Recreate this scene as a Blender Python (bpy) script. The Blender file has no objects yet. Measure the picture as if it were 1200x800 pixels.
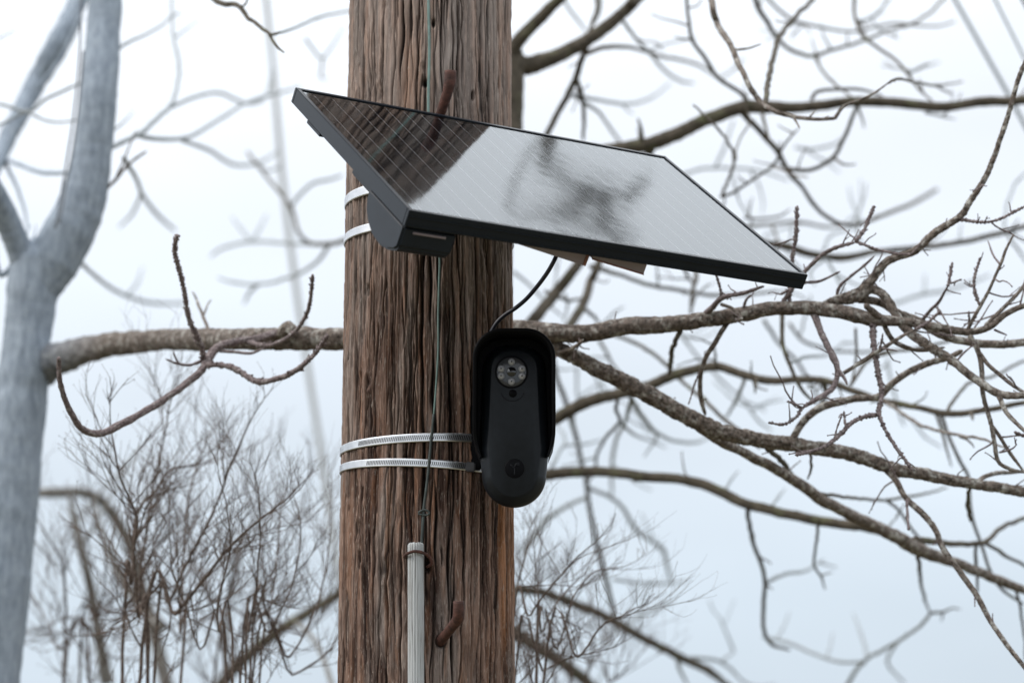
import bpy, bmesh, math, random
import numpy as np
from mathutils import Vector, noise as mnoise
random.seed(7); RNG = np.random.RandomState(11)
sc = bpy.context.scene
COL = sc.collection
R_ = math.radians
PI = math.pi

# ------------------------------------------------------------------ camera, sky, sun, exposure
PITCH = R_(10.8); CAMZ = 1.6; FPX = 2833.0
cam = bpy.data.cameras.new("camera"); camo = bpy.data.objects.new("camera", cam); COL.objects.link(camo)
camo.location = (0, 0, CAMZ); camo.rotation_euler = (PI/2 + PITCH, 0, 0)
cam.sensor_width = 36; cam.lens = 85; cam.clip_start = 0.05; cam.clip_end = 5000
cam.dof.use_dof = True; cam.dof.focus_distance = 3.98; cam.dof.aperture_fstop = 3.3
sc.camera = camo
sc.view_settings.view_transform = 'Standard'; sc.view_settings.look = 'None'
sc.view_settings.exposure = 0.1; sc.view_settings.gamma = 1
sc.cycles.use_denoising = True
sc.cycles.max_bounces = 6; sc.cycles.transparent_max_bounces = 12
SUN_EL, SUN_AZ = R_(38), R_(-104)      # azimuth from +Y, clockwise; the sun is behind and to the left, above cloud
w = bpy.data.worlds.new("World"); sc.world = w; w.use_nodes = True
nt = w.node_tree; nt.nodes.clear()
def N(nt, t, **k):
    n = nt.nodes.new(t)
    for a, b in k.items(): setattr(n, a, b)
    return n
def L(nt, a, b): nt.links.new(a, b)
out = N(nt, 'ShaderNodeOutputWorld'); bg = N(nt, 'ShaderNodeBackground'); bg.inputs[1].default_value = 0.1
sky = N(nt, 'ShaderNodeTexSky'); sky.sky_type = 'NISHITA'; sky.sun_disc = False
sky.sun_elevation = SUN_EL; sky.sun_rotation = SUN_AZ; sky.dust_density = 3
tc = N(nt, 'ShaderNodeTexCoord'); sep = N(nt, 'ShaderNodeSeparateXYZ'); L(nt, tc.outputs['Generated'], sep.inputs[0])
zr = N(nt, 'ShaderNodeMapRange'); zr.inputs[1].default_value = -0.02; zr.inputs[2].default_value = 1.0
L(nt, sep.outputs['Z'], zr.inputs[0])
cr = N(nt, 'ShaderNodeValToRGB')
# overcast dome: brighter towards the zenith (CIE overcast), cool near the horizon; values are in tenths, strength 0.1
e = cr.color_ramp.elements
e[0].position = 0.0; e[0].color = (0.60, 0.69, 0.78, 1)
e[1].position = 1.0; e[1].color = (2.25, 2.3, 2.35, 1)
x = e.new(0.10); x.color = (0.69, 0.79, 0.89, 1)
x = e.new(0.28); x.color = (0.98, 1.04, 1.12, 1)
x = e.new(0.65); x.color = (1.80, 1.87, 1.94, 1)
L(nt, zr.outputs[0], cr.inputs[0])
nz = N(nt, 'ShaderNodeTexNoise'); nz.inputs['Scale'].default_value = 2.6; nz.inputs['Detail'].default_value = 4; nz.inputs['Roughness'].default_value = 0.5
mp = N(nt, 'ShaderNodeMapping'); mp.inputs['Scale'].default_value = (1.0, 1.0, 2.4); mp.inputs['Location'].default_value = (3.1, 0.4, 1.7)
L(nt, tc.outputs['Generated'], mp.inputs[0]); L(nt, mp.outputs[0], nz.inputs[0])
nr = N(nt, 'ShaderNodeMapRange'); nr.inputs[1].default_value = 0.3; nr.inputs[2].default_value = 0.7; nr.inputs[3].default_value = 0.90; nr.inputs[4].default_value = 1.10
L(nt, nz.outputs[0], nr.inputs[0])
xr = N(nt, 'ShaderNodeMapRange'); xr.inputs[1].default_value = -0.25; xr.inputs[2].default_value = 0.25; xr.inputs[3].default_value = 1.01; xr.inputs[4].default_value = 0.96
L(nt, sep.outputs['X'], xr.inputs[0])
m1 = N(nt, 'ShaderNodeMath', operation='MULTIPLY'); L(nt, nr.outputs[0], m1.inputs[0]); L(nt, xr.outputs[0], m1.inputs[1])
m2 = N(nt, 'ShaderNodeMath', operation='MULTIPLY'); L(nt, m1.outputs[0], m2.inputs[0]); m2.inputs[1].default_value = 10.0
vs = N(nt, 'ShaderNodeVectorMath', operation='SCALE'); L(nt, cr.outputs[0], vs.inputs[0]); L(nt, m2.outputs[0], vs.inputs['Scale'])
mx = N(nt, 'ShaderNodeMix', data_type='RGBA'); mx.inputs[0].default_value = 0.9
L(nt, sky.outputs[0], mx.inputs[6]); L(nt, vs.outputs[0], mx.inputs[7])
L(nt, mx.outputs[2], bg.inputs[0]); L(nt, bg.outputs[0], out.inputs[0])
sl = bpy.data.lights.new("sun", 'SUN'); sl.energy = 1.5; sl.angle = R_(22); sl.color = (1, 0.96, 0.9)
so = bpy.data.objects.new("sun", sl); COL.objects.link(so)
sdir = Vector((math.sin(SUN_AZ)*math.cos(SUN_EL), math.cos(SUN_AZ)*math.cos(SUN_EL), math.sin(SUN_EL)))
so.rotation_euler = sdir.to_track_quat('Z', 'Y').to_euler(); so.location = (-6, -5, 9)

# ------------------------------------------------------------------ helpers
CP, SP = math.cos(PITCH), math.sin(PITCH)
def ray(px, py):
    u = (400 - py) / FPX
    return Vector(((px - 600) / FPX, CP - u*SP, SP + u*CP))
def P(px, py, d):
    r = ray(px, py); return Vector((0, 0, CAMZ)) + r * (d / r.y)
PX0, PY0 = -0.146, 4.15
def prad(z): return 0.150 - (z - 1.8) * 0.005
def S(px, py, off=0.0):      # point on the pole's surface seen at that pixel, lifted by off
    r = ray(px, py); R = 0.147 + off
    for _ in range(3):
        a = r.x**2 + r.y**2; b = -2*(r.x*PX0 + r.y*PY0); c = PX0**2 + PY0**2 - R*R
        D = b*b - 4*a*c
        t = (-b - math.sqrt(max(D, 0))) / (2*a)
        R = prad(CAMZ + r.z*t) + off
    return Vector((0, 0, CAMZ)) + r*t

def tag(o, label=None, cat=None, group=None, kind=None):
    if label: o['label'] = label
    if cat: o['category'] = cat
    if group: o['group'] = group
    if kind: o['kind'] = kind
    return o
def empty(name, loc, label, cat, group=None):
    o = bpy.data.objects.new(name, None); COL.objects.link(o); o.location = loc; o.empty_display_size = 0.1
    return tag(o, label, cat, group)
def link(name, me, mat, parent=None, smooth=True):
    o = bpy.data.objects.new(name, me); COL.objects.link(o)
    if mat: me.materials.append(mat)
    if smooth: me.shade_smooth()
    if parent:
        o.parent = parent; o.matrix_parent_inverse = mat_inv(parent)
    return o
def mat_inv(p):      # every mesh is written in world coordinates, so only an Empty's place is undone
    from mathutils import Matrix
    return Matrix.Translation(p.location).inverted() if p.type == 'EMPTY' else Matrix.Identity(4)
def mesh(name, V, F, mat=None, parent=None, smooth=True):
    me = bpy.data.meshes.new(name); me.from_pydata([tuple(v) for v in V], [], F); me.update()
    return link(name, me, mat, parent, smooth)
class MB:
    def __init__(s): s.V = []; s.F = []
    def add(s, V, F):
        n = len(s.V); s.V += [tuple(v) for v in V]; s.F += [tuple(i+n for i in f) for f in F]
    def box(s, o, ex, ey, ez, bev=0.0):
        o, ex, ey, ez = map(Vector, (o, ex, ey, ez))
        bm = bmesh.new()
        vs = [bm.verts.new(o + ex*i + ey*j + ez*k) for i in (0, 1) for j in (0, 1) for k in (0, 1)]
        for f in ((0,1,3,2),(4,6,7,5),(0,4,5,1),(2,3,7,6),(0,2,6,4),(1,5,7,3)): bm.faces.new([vs[i] for i in f])
        bmesh.ops.recalc_face_normals(bm, faces=bm.faces)
        if bev > 0: bmesh.ops.bevel(bm, geom=bm.edges[:], offset=bev, segments=2, affect='EDGES')
        bm.verts.index_update()
        s.add([v.co.copy() for v in bm.verts], [[v.index for v in f.verts] for f in bm.faces]); bm.free()
    def build(s, name, mat, parent=None, smooth=False): return mesh(name, s.V, s.F, mat, parent, smooth)

def catmull(pts, step):
    # pts: list of numpy arrays (x,y,z,r); resampled so that rings are about step(r) apart
    pts = [np.array(p, float) for p in pts]
    if len(pts) == 1: return pts
    p = [2*pts[0]-pts[1]] + pts + [2*pts[-1]-pts[-2]]
    res = []
    for i in range(1, len(p)-2):
        a, b, c, d = p[i-1], p[i], p[i+1], p[i+2]
        Ls = np.linalg.norm(c[:3]-b[:3]); n = max(1, int(Ls/step(min(b[3], c[3]))))
        for k in range(n):
            t = k/n
            q = 0.5*((2*b)+(-a+c)*t+(2*a-5*b+4*c-d)*t*t+(-a+3*b-3*c+d)*t**3)
            q[3] = b[3]+(c[3]-b[3])*t
            res.append(q)
    res.append(p[-2]); return res
def tube(pts, sides=8, rough=0.0, step=None, knob=0.0, seed=0, caps=True, nscale=1.0, wob=0.0, taper_tip=False, fine=False):
    """pts: (Vector-like xyz, r) -> verts, faces, centreline"""
    step = step or (lambda r: max(r*1.3, 0.004))
    c = catmull([(p[0][0], p[0][1], p[0][2], p[1]) for p in pts], step)
    n = len(c); V = []; F = []
    up = None
    for i in range(n):
        a = Vector(c[max(i-1, 0)][:3]); b = Vector(c[min(i+1, n-1)][:3]); t = (b-a)
        if t.length < 1e-9: t = Vector((0, 0, 1))
        t.normalize()
        if up is None:
            up = t.orthogonal().normalized()
        up = (up - t*up.dot(t))
        if up.length < 1e-6: up = t.orthogonal()
        up.normalize(); v = t.cross(up)
        q = Vector(c[i][:3]); r = c[i][3]
        if wob:
            q = q + Vector((mnoise.noise(q*18/ nscale + Vector((seed, 0, 0))), 0.6*mnoise.noise(q*18/nscale+Vector((0, seed, 5))), mnoise.noise(q*18/nscale+Vector((seed, 3, 0)))))*wob
        if knob:
            kb = 1 + knob*(abs(((i*0.37+seed) % 1.0)-0.5)*2 - 0.5) + knob*0.7*(random.random()-0.5)
        else: kb = 1
        if taper_tip and i == n-1: r = r*0.35
        for k in range(sides):
            th = 2*PI*k/sides
            dv = up*math.cos(th)+v*math.sin(th)
            rr = r*kb
            if rough:
                w1 = mnoise.noise((q+dv*r)*(0.35/r)+Vector((seed, seed*2, 0)))
                w2 = mnoise.noise(Vector((math.cos(th)*2.2+seed, math.sin(th)*2.2, i*0.09+seed)))
                w3 = mnoise.noise((q+dv*r)*(1.5/r)+Vector((seed, 1, 0)))
                rr *= 1+rough*(w1*0.9+w2*1.0+w3*0.5)
                if fine:
                    cx = mnoise.noise((q+dv*r)*(3.2/r)+Vector((seed, 7, 0))); c2 = mnoise.noise(Vector((th*2.6+seed, i*0.10, seed)))
                    rr *= 1-0.16*max(0, 1-abs(c2)*6)+0.09*cx
            V.append(q+dv*rr)
    for i in range(n-1):
        for k in range(sides):
            F.append((i*sides+k, i*sides+(k+1) % sides, (i+1)*sides+(k+1) % sides, (i+1)*sides+k))
    if caps:
        F.append(tuple(range(sides-1, -1, -1))); F.append(tuple((n-1)*sides+k for k in range(sides)))
    return V, F, c

# ------------------------------------------------------------------ materials
MAT = {}
def material(name):
    m = bpy.data.materials.new(name); m.use_nodes = True; MAT[name] = m
    t = m.node_tree; b = t.nodes['Principled BSDF']
    return m, t, b
def simple(name, col, rough=0.5, metal=0.0, vary=0.0, vscale=40, bump=0.0, bscale=300, spec=0.5, coat=0.0):
    m, t, b = material(name)
    b.inputs['Roughness'].default_value = rough; b.inputs['Metallic'].default_value = metal
    b.inputs['Specular IOR Level'].default_value = spec; b.inputs['Coat Weight'].default_value = coat
    tcn = N(t, 'ShaderNodeTexCoord')
    if vary:
        n = N(t, 'ShaderNodeTexNoise'); n.inputs['Scale'].default_value = vscale; n.inputs['Detail'].default_value = 6; L(t, tcn.outputs['Object'], n.inputs[0])
        r = N(t, 'ShaderNodeValToRGB'); r.color_ramp.elements[0].position = 0.3; r.color_ramp.elements[1].position = 0.7
        r.color_ramp.elements[0].color = tuple(c*(1-vary) for c in col)+(1,); r.color_ramp.elements[1].color = tuple(min(1, c*(1+vary)) for c in col)+(1,)
        L(t, n.outputs[0], r.inputs[0]); L(t, r.outputs[0], b.inputs['Base Color'])
    else: b.inputs['Base Color'].default_value = tuple(col)+(1,)
    if bump:
        n2 = N(t, 'ShaderNodeTexNoise'); n2.inputs['Scale'].default_value = bscale; n2.inputs['Detail'].default_value = 3; L(t, tcn.outputs['Object'], n2.inputs[0])
        bp = N(t, 'ShaderNodeBump'); bp.inputs['Strength'].default_value = bump; bp.inputs['Distance'].default_value = 0.001
        L(t, n2.outputs[0], bp.inputs['Height']); L(t, bp.outputs[0], b.inputs['Normal'])
    return m
def bark(name, dark, light, lichen=None, lamt=0.5, scale=60, grad=None, zs=1.0):
    m, t, b = material(name); b.inputs['Roughness'].default_value = 0.9; b.inputs['Specular IOR Level'].default_value = 0.2
    tcn = N(t, 'ShaderNodeTexCoord')
    n = N(t, 'ShaderNodeTexNoise'); n.inputs['Scale'].default_value = scale; n.inputs['Detail'].default_value = 8; n.inputs['Roughness'].default_value = 0.72
    mz = N(t, 'ShaderNodeMapping'); mz.inputs['Scale'].default_value = (1, 1, zs); L(t, tcn.outputs['Object'], mz.inputs[0]); L(t, mz.outputs[0], n.inputs[0])
    r = N(t, 'ShaderNodeValToRGB'); r.color_ramp.elements[0].position = 0.36; r.color_ramp.elements[1].position = 0.66
    r.color_ramp.elements[0].color = dark+(1,); r.color_ramp.elements[1].color = light+(1,); L(t, n.outputs[0], r.inputs[0])
    c = r.outputs[0]
    if lichen:
        n3 = N(t, 'ShaderNodeTexNoise'); n3.inputs['Scale'].default_value = scale*0.45; n3.inputs['Detail'].default_value = 5; n3.inputs['Roughness'].default_value = 0.75
        mp_ = N(t, 'ShaderNodeMapping'); mp_.inputs['Location'].default_value = (4, 2, 9); L(t, tcn.outputs['Object'], mp_.inputs[0]); L(t, mp_.outputs[0], n3.inputs[0])
        r3 = N(t, 'ShaderNodeMapRange'); r3.inputs[1].default_value = 0.60-0.12*lamt; r3.inputs[2].default_value = 0.66; r3.inputs[4].default_value = lamt; L(t, n3.outputs[0], r3.inputs[0])
        x3 = N(t, 'ShaderNodeMix', data_type='RGBA'); L(t, r3.outputs[0], x3.inputs[0]); L(t, c, x3.inputs[6]); x3.inputs[7].default_value = lichen+(1,); c = x3.outputs[2]
    if grad:        # milky haze painted into the bark, strongest by the trunk, fading along the limb
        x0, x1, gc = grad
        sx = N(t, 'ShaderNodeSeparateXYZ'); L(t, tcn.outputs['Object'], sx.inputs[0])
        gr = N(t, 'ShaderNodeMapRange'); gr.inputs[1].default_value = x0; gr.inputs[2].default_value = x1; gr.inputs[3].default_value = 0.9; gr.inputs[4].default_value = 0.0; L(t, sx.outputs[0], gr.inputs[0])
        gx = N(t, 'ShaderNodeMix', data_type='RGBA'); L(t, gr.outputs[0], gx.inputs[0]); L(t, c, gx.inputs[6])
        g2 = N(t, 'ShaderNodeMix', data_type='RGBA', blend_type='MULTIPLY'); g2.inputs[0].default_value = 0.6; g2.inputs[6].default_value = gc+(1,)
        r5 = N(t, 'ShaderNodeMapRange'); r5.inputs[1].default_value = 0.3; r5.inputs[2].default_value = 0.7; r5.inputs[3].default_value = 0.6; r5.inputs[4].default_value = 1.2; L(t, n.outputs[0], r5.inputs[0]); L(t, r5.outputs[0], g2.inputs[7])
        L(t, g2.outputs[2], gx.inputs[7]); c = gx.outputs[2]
    L(t, c, b.inputs['Base Color'])
    bp = N(t, 'ShaderNodeBump'); bp.inputs['Strength'].default_value = 0.8; bp.inputs['Distance'].default_value = 0.3/scale
    L(t, n.outputs[0], bp.inputs['Height']); L(t, bp.outputs[0], b.inputs['Normal'])
    return m
bark('bark_brown', (0.026, 0.020, 0.016), (0.25, 0.205, 0.175), (0.55, 0.54, 0.50), 0.75, 130)
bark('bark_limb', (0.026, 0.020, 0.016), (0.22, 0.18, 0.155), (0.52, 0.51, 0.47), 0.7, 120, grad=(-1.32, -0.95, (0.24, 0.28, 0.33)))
bark('bark_veiled', (0.19, 0.225, 0.27), (0.36, 0.41, 0.47), (0.40, 0.44, 0.48), 0.35, 70, zs=0.25)  # blue-grey milky haze over the left tree, painted into its bark colour
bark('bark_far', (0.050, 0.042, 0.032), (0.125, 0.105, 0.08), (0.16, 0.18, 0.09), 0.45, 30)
bark('bark_hazefar', (0.24, 0.26, 0.27), (0.40, 0.43, 0.45), None, 0, 30)  # painted pale, standing in for haze over the faint branches
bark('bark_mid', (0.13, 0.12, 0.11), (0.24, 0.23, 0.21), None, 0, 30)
bark('twig_purple', (0.055, 0.040, 0.042), (0.29, 0.235, 0.23), (0.50, 0.48, 0.46), 0.5, 200)
bark('shrub_bark', (0.055, 0.040, 0.034), (0.20, 0.155, 0.13), None, 0, 120)
simple('plastic_black', (0.0085, 0.0105, 0.0135), 0.36, vary=0.15, vscale=80, bump=0.06, bscale=1500, spec=0.2)
simple('plastic_hood', (0.005, 0.005, 0.006), 0.5, vary=0.15, vscale=60, bump=0.1, bscale=1500, spec=0.06)
simple('frame_alu', (0.0095, 0.013, 0.0185), 0.30, metal=0.0, vary=0.1, vscale=30, bump=0.05, bscale=900, spec=0.22)
simple('box_grey', (0.011, 0.015, 0.021), 0.34, vary=0.15, vscale=30, bump=0.08, bscale=900, spec=0.22)
simple('bracket_metal', (0.25, 0.21, 0.23), 0.40, metal=0.4, vary=0.12, vscale=20, bump=0.1, bscale=400)
simple('bracket_rust', (0.24, 0.105, 0.07), 0.6, metal=0.2, vary=0.3, vscale=60, bump=0.3)
simple('cell_black', (0.006, 0.006, 0.010), 0.25, vary=0.2, vscale=10)
simple('backsheet', (0.012, 0.012, 0.015), 0.5, vary=0.1)
simple('silver_line', (0.75, 0.75, 0.78), 0.4, metal=0.2, vary=0.1)
simple('steel', (0.72, 0.72, 0.73), 0.3, metal=1.0, vary=0.12, vscale=60, bump=0.15, bscale=700)
simple('slot_dark', (0.05, 0.05, 0.055), 0.6, vary=0.2)
simple('rust', (0.070, 0.027, 0.019), 0.75, metal=0.1, vary=0.55, vscale=90, bump=0.9, bscale=260)
simple('wire_green', (0.13, 0.20, 0.18), 0.6, vary=0.25, vscale=50)
simple('wire_dark', (0.035, 0.045, 0.042), 0.6, vary=0.4, vscale=60)
simple('cable_navy', (0.010, 0.010, 0.022), 0.4, vary=0.2)
simple('led_glass', (0.42, 0.42, 0.44), 0.2, vary=0.3, vscale=900, spec=0.7)
simple('led_ring', (0.22, 0.22, 0.23), 0.35, vary=0.2, vscale=300)
simple('window_dark', (0.045, 0.047, 0.052), 0.12, vary=0.2, spec=0.5)
simple('lens_dark', (0.006, 0.006, 0.008), 0.05, vary=0.1, coat=1.0)
simple('emblem', (0.0035, 0.0035, 0.0045), 0.45, vary=0.1, spec=0.06)
simple('emblem_mark', (0.014, 0.015, 0.018), 0.5, vary=0.1, spec=0.1)
simple('cable_grey', (0.16, 0.19, 0.20), 0.6, vary=0.2, vscale=5)
simple('rope', (0.16, 0.17, 0.19), 0.9, vary=0.3, vscale=200)
simple('conduit_white', (0.62, 0.62, 0.60), 0.65, vary=0.12, vscale=35, bump=0.5, bscale=260)
# conduit: add thin dark flecks of dirt along the length
t = MAT['conduit_white'].node_tree; b = t.nodes['Principled BSDF']
tcn = N(t, 'ShaderNodeTexCoord'); mpn = N(t, 'ShaderNodeMapping'); mpn.inputs['Scale'].default_value = (420, 420, 14); L(t, tcn.outputs['Object'], mpn.inputs[0])
nn = N(t, 'ShaderNodeTexNoise'); nn.inputs['Scale'].default_value = 1; nn.inputs['Detail'].default_value = 5; L(t, mpn.outputs[0], nn.inputs[0])
rr = N(t, 'ShaderNodeMapRange'); rr.inputs[1].default_value = 0.52; rr.inputs[2].default_value = 0.66; rr.inputs[4].default_value = 0.75; L(t, nn.outputs[0], rr.inputs[0])
xx = N(t, 'ShaderNodeMix', data_type='RGBA'); L(t, rr.outputs[0], xx.inputs[0]); xx.inputs[6].default_value = (0.40, 0.41, 0.41, 1); xx.inputs[7].default_value = (0.16, 0.15, 0.14, 1); L(t, xx.outputs[2], b.inputs['Base Color'])
# panel glass: clear over the cells, mirror-like at this grazing angle
m, t, b = material('panel_glass'); t.nodes.remove(b)
mo = t.nodes['Material Output']; gl = N(t, 'ShaderNodeBsdfGlossy'); gl.inputs['Roughness'].default_value = 0.06; gl.inputs['Color'].default_value = (0.93, 0.97, 1.0, 1)
tr = N(t, 'ShaderNodeBsdfTransparent'); tr.inputs[0].default_value = (0.92, 0.92, 0.92, 1)
fr = N(t, 'ShaderNodeFresnel'); fr.inputs[0].default_value = 2.15
bn = N(t, 'ShaderNodeTexNoise'); tcn = N(t, 'ShaderNodeTexCoord'); L(t, tcn.outputs['Object'], bn.inputs[0]); bn.inputs['Scale'].default_value = 9; bn.inputs['Detail'].default_value = 2
bb = N(t, 'ShaderNodeBump'); bb.inputs['Strength'].default_value = 0.12; bb.inputs['Distance'].default_value = 0.002; L(t, bn.outputs[0], bb.inputs['Height'])
L(t, bb.outputs[0], gl.inputs['Normal'])
ms = N(t, 'ShaderNodeMixShader'); L(t, fr.outputs[0], ms.inputs[0]); L(t, tr.outputs[0], ms.inputs[1]); L(t, gl.outputs[0], ms.inputs[2]); L(t, ms.outputs[0], mo.inputs[0])

# pole wood: attributes from the carved geometry + stretched noises
m, t, b = material('pole_wood'); b.inputs['Roughness'].default_value = 0.85; b.inputs['Specular IOR Level'].default_value = 0.25
tcn = N(t, 'ShaderNodeTexCoord')
def stretched(sc_, loc, det=6, rg=0.6):
    mp_ = N(t, 'ShaderNodeMapping'); mp_.inputs['Scale'].default_value = sc_; mp_.inputs['Location'].default_value = loc; L(t, tcn.outputs['Object'], mp_.inputs[0])
    wn = N(t, 'ShaderNodeTexNoise'); wn.inputs['Scale'].default_value = 1; wn.inputs['Detail'].default_value = det; wn.inputs['Roughness'].default_value = rg; wn.inputs['Distortion'].default_value = 0.35
    L(t, mp_.outputs[0], wn.inputs[0]); return wn.outputs[0]
def mrange(s, a, b_, c=0.0, d=1.0):
    r = N(t, 'ShaderNodeMapRange'); r.inputs[1].default_value = a; r.inputs[2].default_value = b_; r.inputs[3].default_value = c; r.inputs[4].default_value = d; L(t, s, r.inputs[0]); return r.outputs[0]
def mixc(f, a, b_, bt='MIX'):
    x = N(t, 'ShaderNodeMix', data_type='RGBA', blend_type=bt)
    for s, i in ((f, 0), (a, 6), (b_, 7)):
        if isinstance(s, (tuple, float)): x.inputs[i].default_value = s
        else: L(t, s, x.inputs[i])
    return x.outputs[2]
grain = stretched((260, 260, 11), (1, 2, 3), 9, 0.78)
band = stretched((60, 60, 2.2), (5, 2, 1), 4, 0.6)
patch = stretched((16, 16, 2.6), (0, 7, 2), 4, 0.6)
fleck = stretched((520, 520, 60), (3, 3, 3), 3, 0.6)
at = N(t, 'ShaderNodeAttribute'); at.attribute_name = 'bare'
ac = N(t, 'ShaderNodeAttribute'); ac.attribute_name = 'pit'
atn = N(t, 'ShaderNodeAttribute'); atn.attribute_name = 'tone'
bmix = N(t, 'ShaderNodeMath', operation='MULTIPLY_ADD'); L(t, atn.outputs['Fac'], bmix.inputs[0]); bmix.inputs[1].default_value = 0.34; 
b2 = N(t, 'ShaderNodeMath', operation='SUBTRACT'); L(t, band, b2.inputs[0]); b2.inputs[1].default_value = 0.17; L(t, b2.outputs[0], bmix.inputs[2]); band = bmix.outputs[0]
base = mixc(mrange(band, 0.34, 0.66), (0.062, 0.032, 0.023, 1), (0.33, 0.215, 0.165, 1))
base = mixc(mrange(patch, 0.44, 0.58, 0, 0.72), base, (0.34, 0.285, 0.255, 1))
patch2 = stretched((34, 34, 3.2), (9, 4, 6), 6, 0.7)
base = mixc(mrange(patch2, 0.52, 0.66, 0, 0.55), base, (0.34, 0.15, 0.07, 1))
base = mixc(mrange(stretched((90, 90, 7), (2, 8, 6), 6, 0.7), 0.54, 0.66, 0, 0.7), base, (0.035, 0.020, 0.014, 1))
base = mixc(at.outputs['Fac'], base, (0.42, 0.19, 0.085, 1))
base = mixc(mrange(grain, 0.34, 0.62), mixc(1.0, base, (0.30, 0.27, 0.25, 1), 'MULTIPLY'), base)
base = mixc(mrange(fleck, 0.58, 0.68, 0, 0.5), base, (0.42, 0.36, 0.31, 1))
sx = N(t, 'ShaderNodeSeparateXYZ'); L(t, tcn.outputs['Object'], sx.inputs[0])
# bleached grey towards the top of the pole, creosote brown lower down
base = mixc(mrange(sx.outputs['Z'], 2.35, 2.95, 0.0, 0.6), base, mixc(0.5, base, (0.50, 0.44, 0.40, 1)))
base = mixc(ac.outputs['Fac'], base, (0.012, 0.008, 0.007, 1))
L(t, base, b.inputs['Base Color'])
bp = N(t, 'ShaderNodeBump'); bp.inputs['Strength'].default_value = 0.9; bp.inputs['Distance'].default_value = 0.0012
L(t, grain, bp.inputs['Height']); L(t, bp.outputs[0], b.inputs['Normal'])

# ground
m, t, b = material('ground_grass'); b.inputs['Roughness'].default_value = 1.0
tcn = N(t, 'ShaderNodeTexCoord'); nn = N(t, 'ShaderNodeTexNoise'); nn.inputs['Scale'].default_value = 0.8; nn.inputs['Detail'].default_value = 10; L(t, tcn.outputs['Object'], nn.inputs[0])
rp = N(t, 'ShaderNodeValToRGB'); rp.color_ramp.elements[0].position = 0.35; rp.color_ramp.elements[1].position = 0.65
rp.color_ramp.elements[0].color = (0.07, 0.065, 0.035, 1); rp.color_ramp.elements[1].color = (0.16, 0.14, 0.09, 1); L(t, nn.outputs[0], rp.inputs[0]); L(t, rp.outputs[0], b.inputs['Base Color'])

# ------------------------------------------------------------------ ground
gm = MB(); n = 40
V = []; F = []
for j in range(n+1):
    for i in range(n+1):
        x_ = (i/n*2-1); y_ = (j/n*2-1); X = math.copysign(abs(x_)**3*1500, x_); Y = math.copysign(abs(y_)**3*1500, y_)
        V.append((X, Y, 0.03*mnoise.noise(Vector((X*.3, Y*.3, 0)))-0.03))
for j in range(n):
    for i in range(n): F.append((j*(n+1)+i, j*(n+1)+i+1, (j+1)*(n+1)+i+1, (j+1)*(n+1)+i))
tag(mesh('ground', V, F, MAT['ground_grass']), kind='structure')

# ------------------------------------------------------------------ the pole
def vnoise(u, v, nu, seed):
    """smooth value noise, periodic in u (u in 0..1 over nu cells), v in cells"""
    r = np.random.RandomState(seed); nv = int(v.max())+4
    g = r.rand(nv, nu)
    uu = (u % 1.0)*nu; iu = np.floor(uu).astype(int); fu = uu-iu; vv = v+1; iv = np.clip(np.floor(vv).astype(int), 0, nv-2); fv = vv-iv
    fu = fu*fu*(3-2*fu); fv = fv*fv*(3-2*fv)
    a = g[iv, iu % nu]; b_ = g[iv, (iu+1) % nu]; c = g[iv+1, iu % nu]; d = g[iv+1, (iu+1) % nu]
    return (a*(1-fu)+b_*fu)*(1-fv)+(c*(1-fu)+d*fu)*fv
TOPZ = 3.12
front = np.linspace(-R_(102), R_(102), 500); back = np.linspace(R_(102), 2*PI-R_(102), 50)[1:-1]
TH = np.concatenate([front, back])            # 0 faces the camera (-Y)
ZZ = np.concatenate([np.linspace(0.0, 1.68, 36)[:-1], np.linspace(1.68, TOPZ, 600)])
T, Z = np.meshgrid(TH, ZZ); U = T/(2*PI)+0.5
# grain sways slowly and bends round knots
KN = [(-0.62, 2.80, .016, .9), (-0.05, 2.845, .007, .6), (0.86, 2.70, .013, 1.0), (-0.72, 2.30, .010, .8), (0.35, 2.58, .008, .6), (-0.45, 1.98, .014, .9), (0.62, 2.16, .012, .7), (-0.25, 2.15, .008, .6), (0.2, 1.9, .01, .5), (-0.86, 2.05, .012, .8)]
warp = (vnoise(U, Z*0.9, 5, 1)-.5)*0.022+(vnoise(U, Z*3, 14, 2)-.5)*0.006+(vnoise(U, Z*14, 40, 22)-.5)*0.0018+(vnoise(U, Z*45, 90, 23)-.5)*0.0007
for (a, z0, s, k) in KN:
    ds = (T-a)*0.147; dz = (Z-z0)
    warp = warp+k*0.006*np.sign(ds)*np.exp(-np.abs(ds)/(s*1.6))*np.exp(-(dz/(s*4.5))**2)
Uw = U+warp
H = np.zeros_like(T)
H += (vnoise(Uw, Z*0.9, 26, 3)-.5)*0.007                       # broad plates
def groove(nu, zs_, sd, wd, dp, keep):
    a = 1-np.minimum(1, np.abs(vnoise(Uw, Z*zs_, nu, sd)-.5)*wd)
    m_ = np.clip((vnoise(Uw, Z*zs_*1.7+3, nu//2, sd+50)-keep)/0.2, 0, 1)
    return -dp*a**1.4*m_
g1 = groove(44, 1.3, 4, 15, .0042, .50); g2_ = groove(110, 3.5, 6, 10, .0022, .45); g3 = groove(300, 8, 16, 7, .0013, .30)
st = vnoise(Uw, Z*2.6, 150, 5)
H += g1+g2_*.7+g3+(st-.5)*0.0010+(vnoise(Uw, Z*0.7+1, 34, 31)-.5)*(vnoise(U, Z*1.1, 9, 32))*0.006
H += (vnoise(Uw, Z*6, 330, 7)-.5)*0.0013
H += (vnoise(U, Z*90, 260, 8)-.5)*0.0010+(vnoise(Uw, Z*30, 420, 88)-.5)*0.0010
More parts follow.
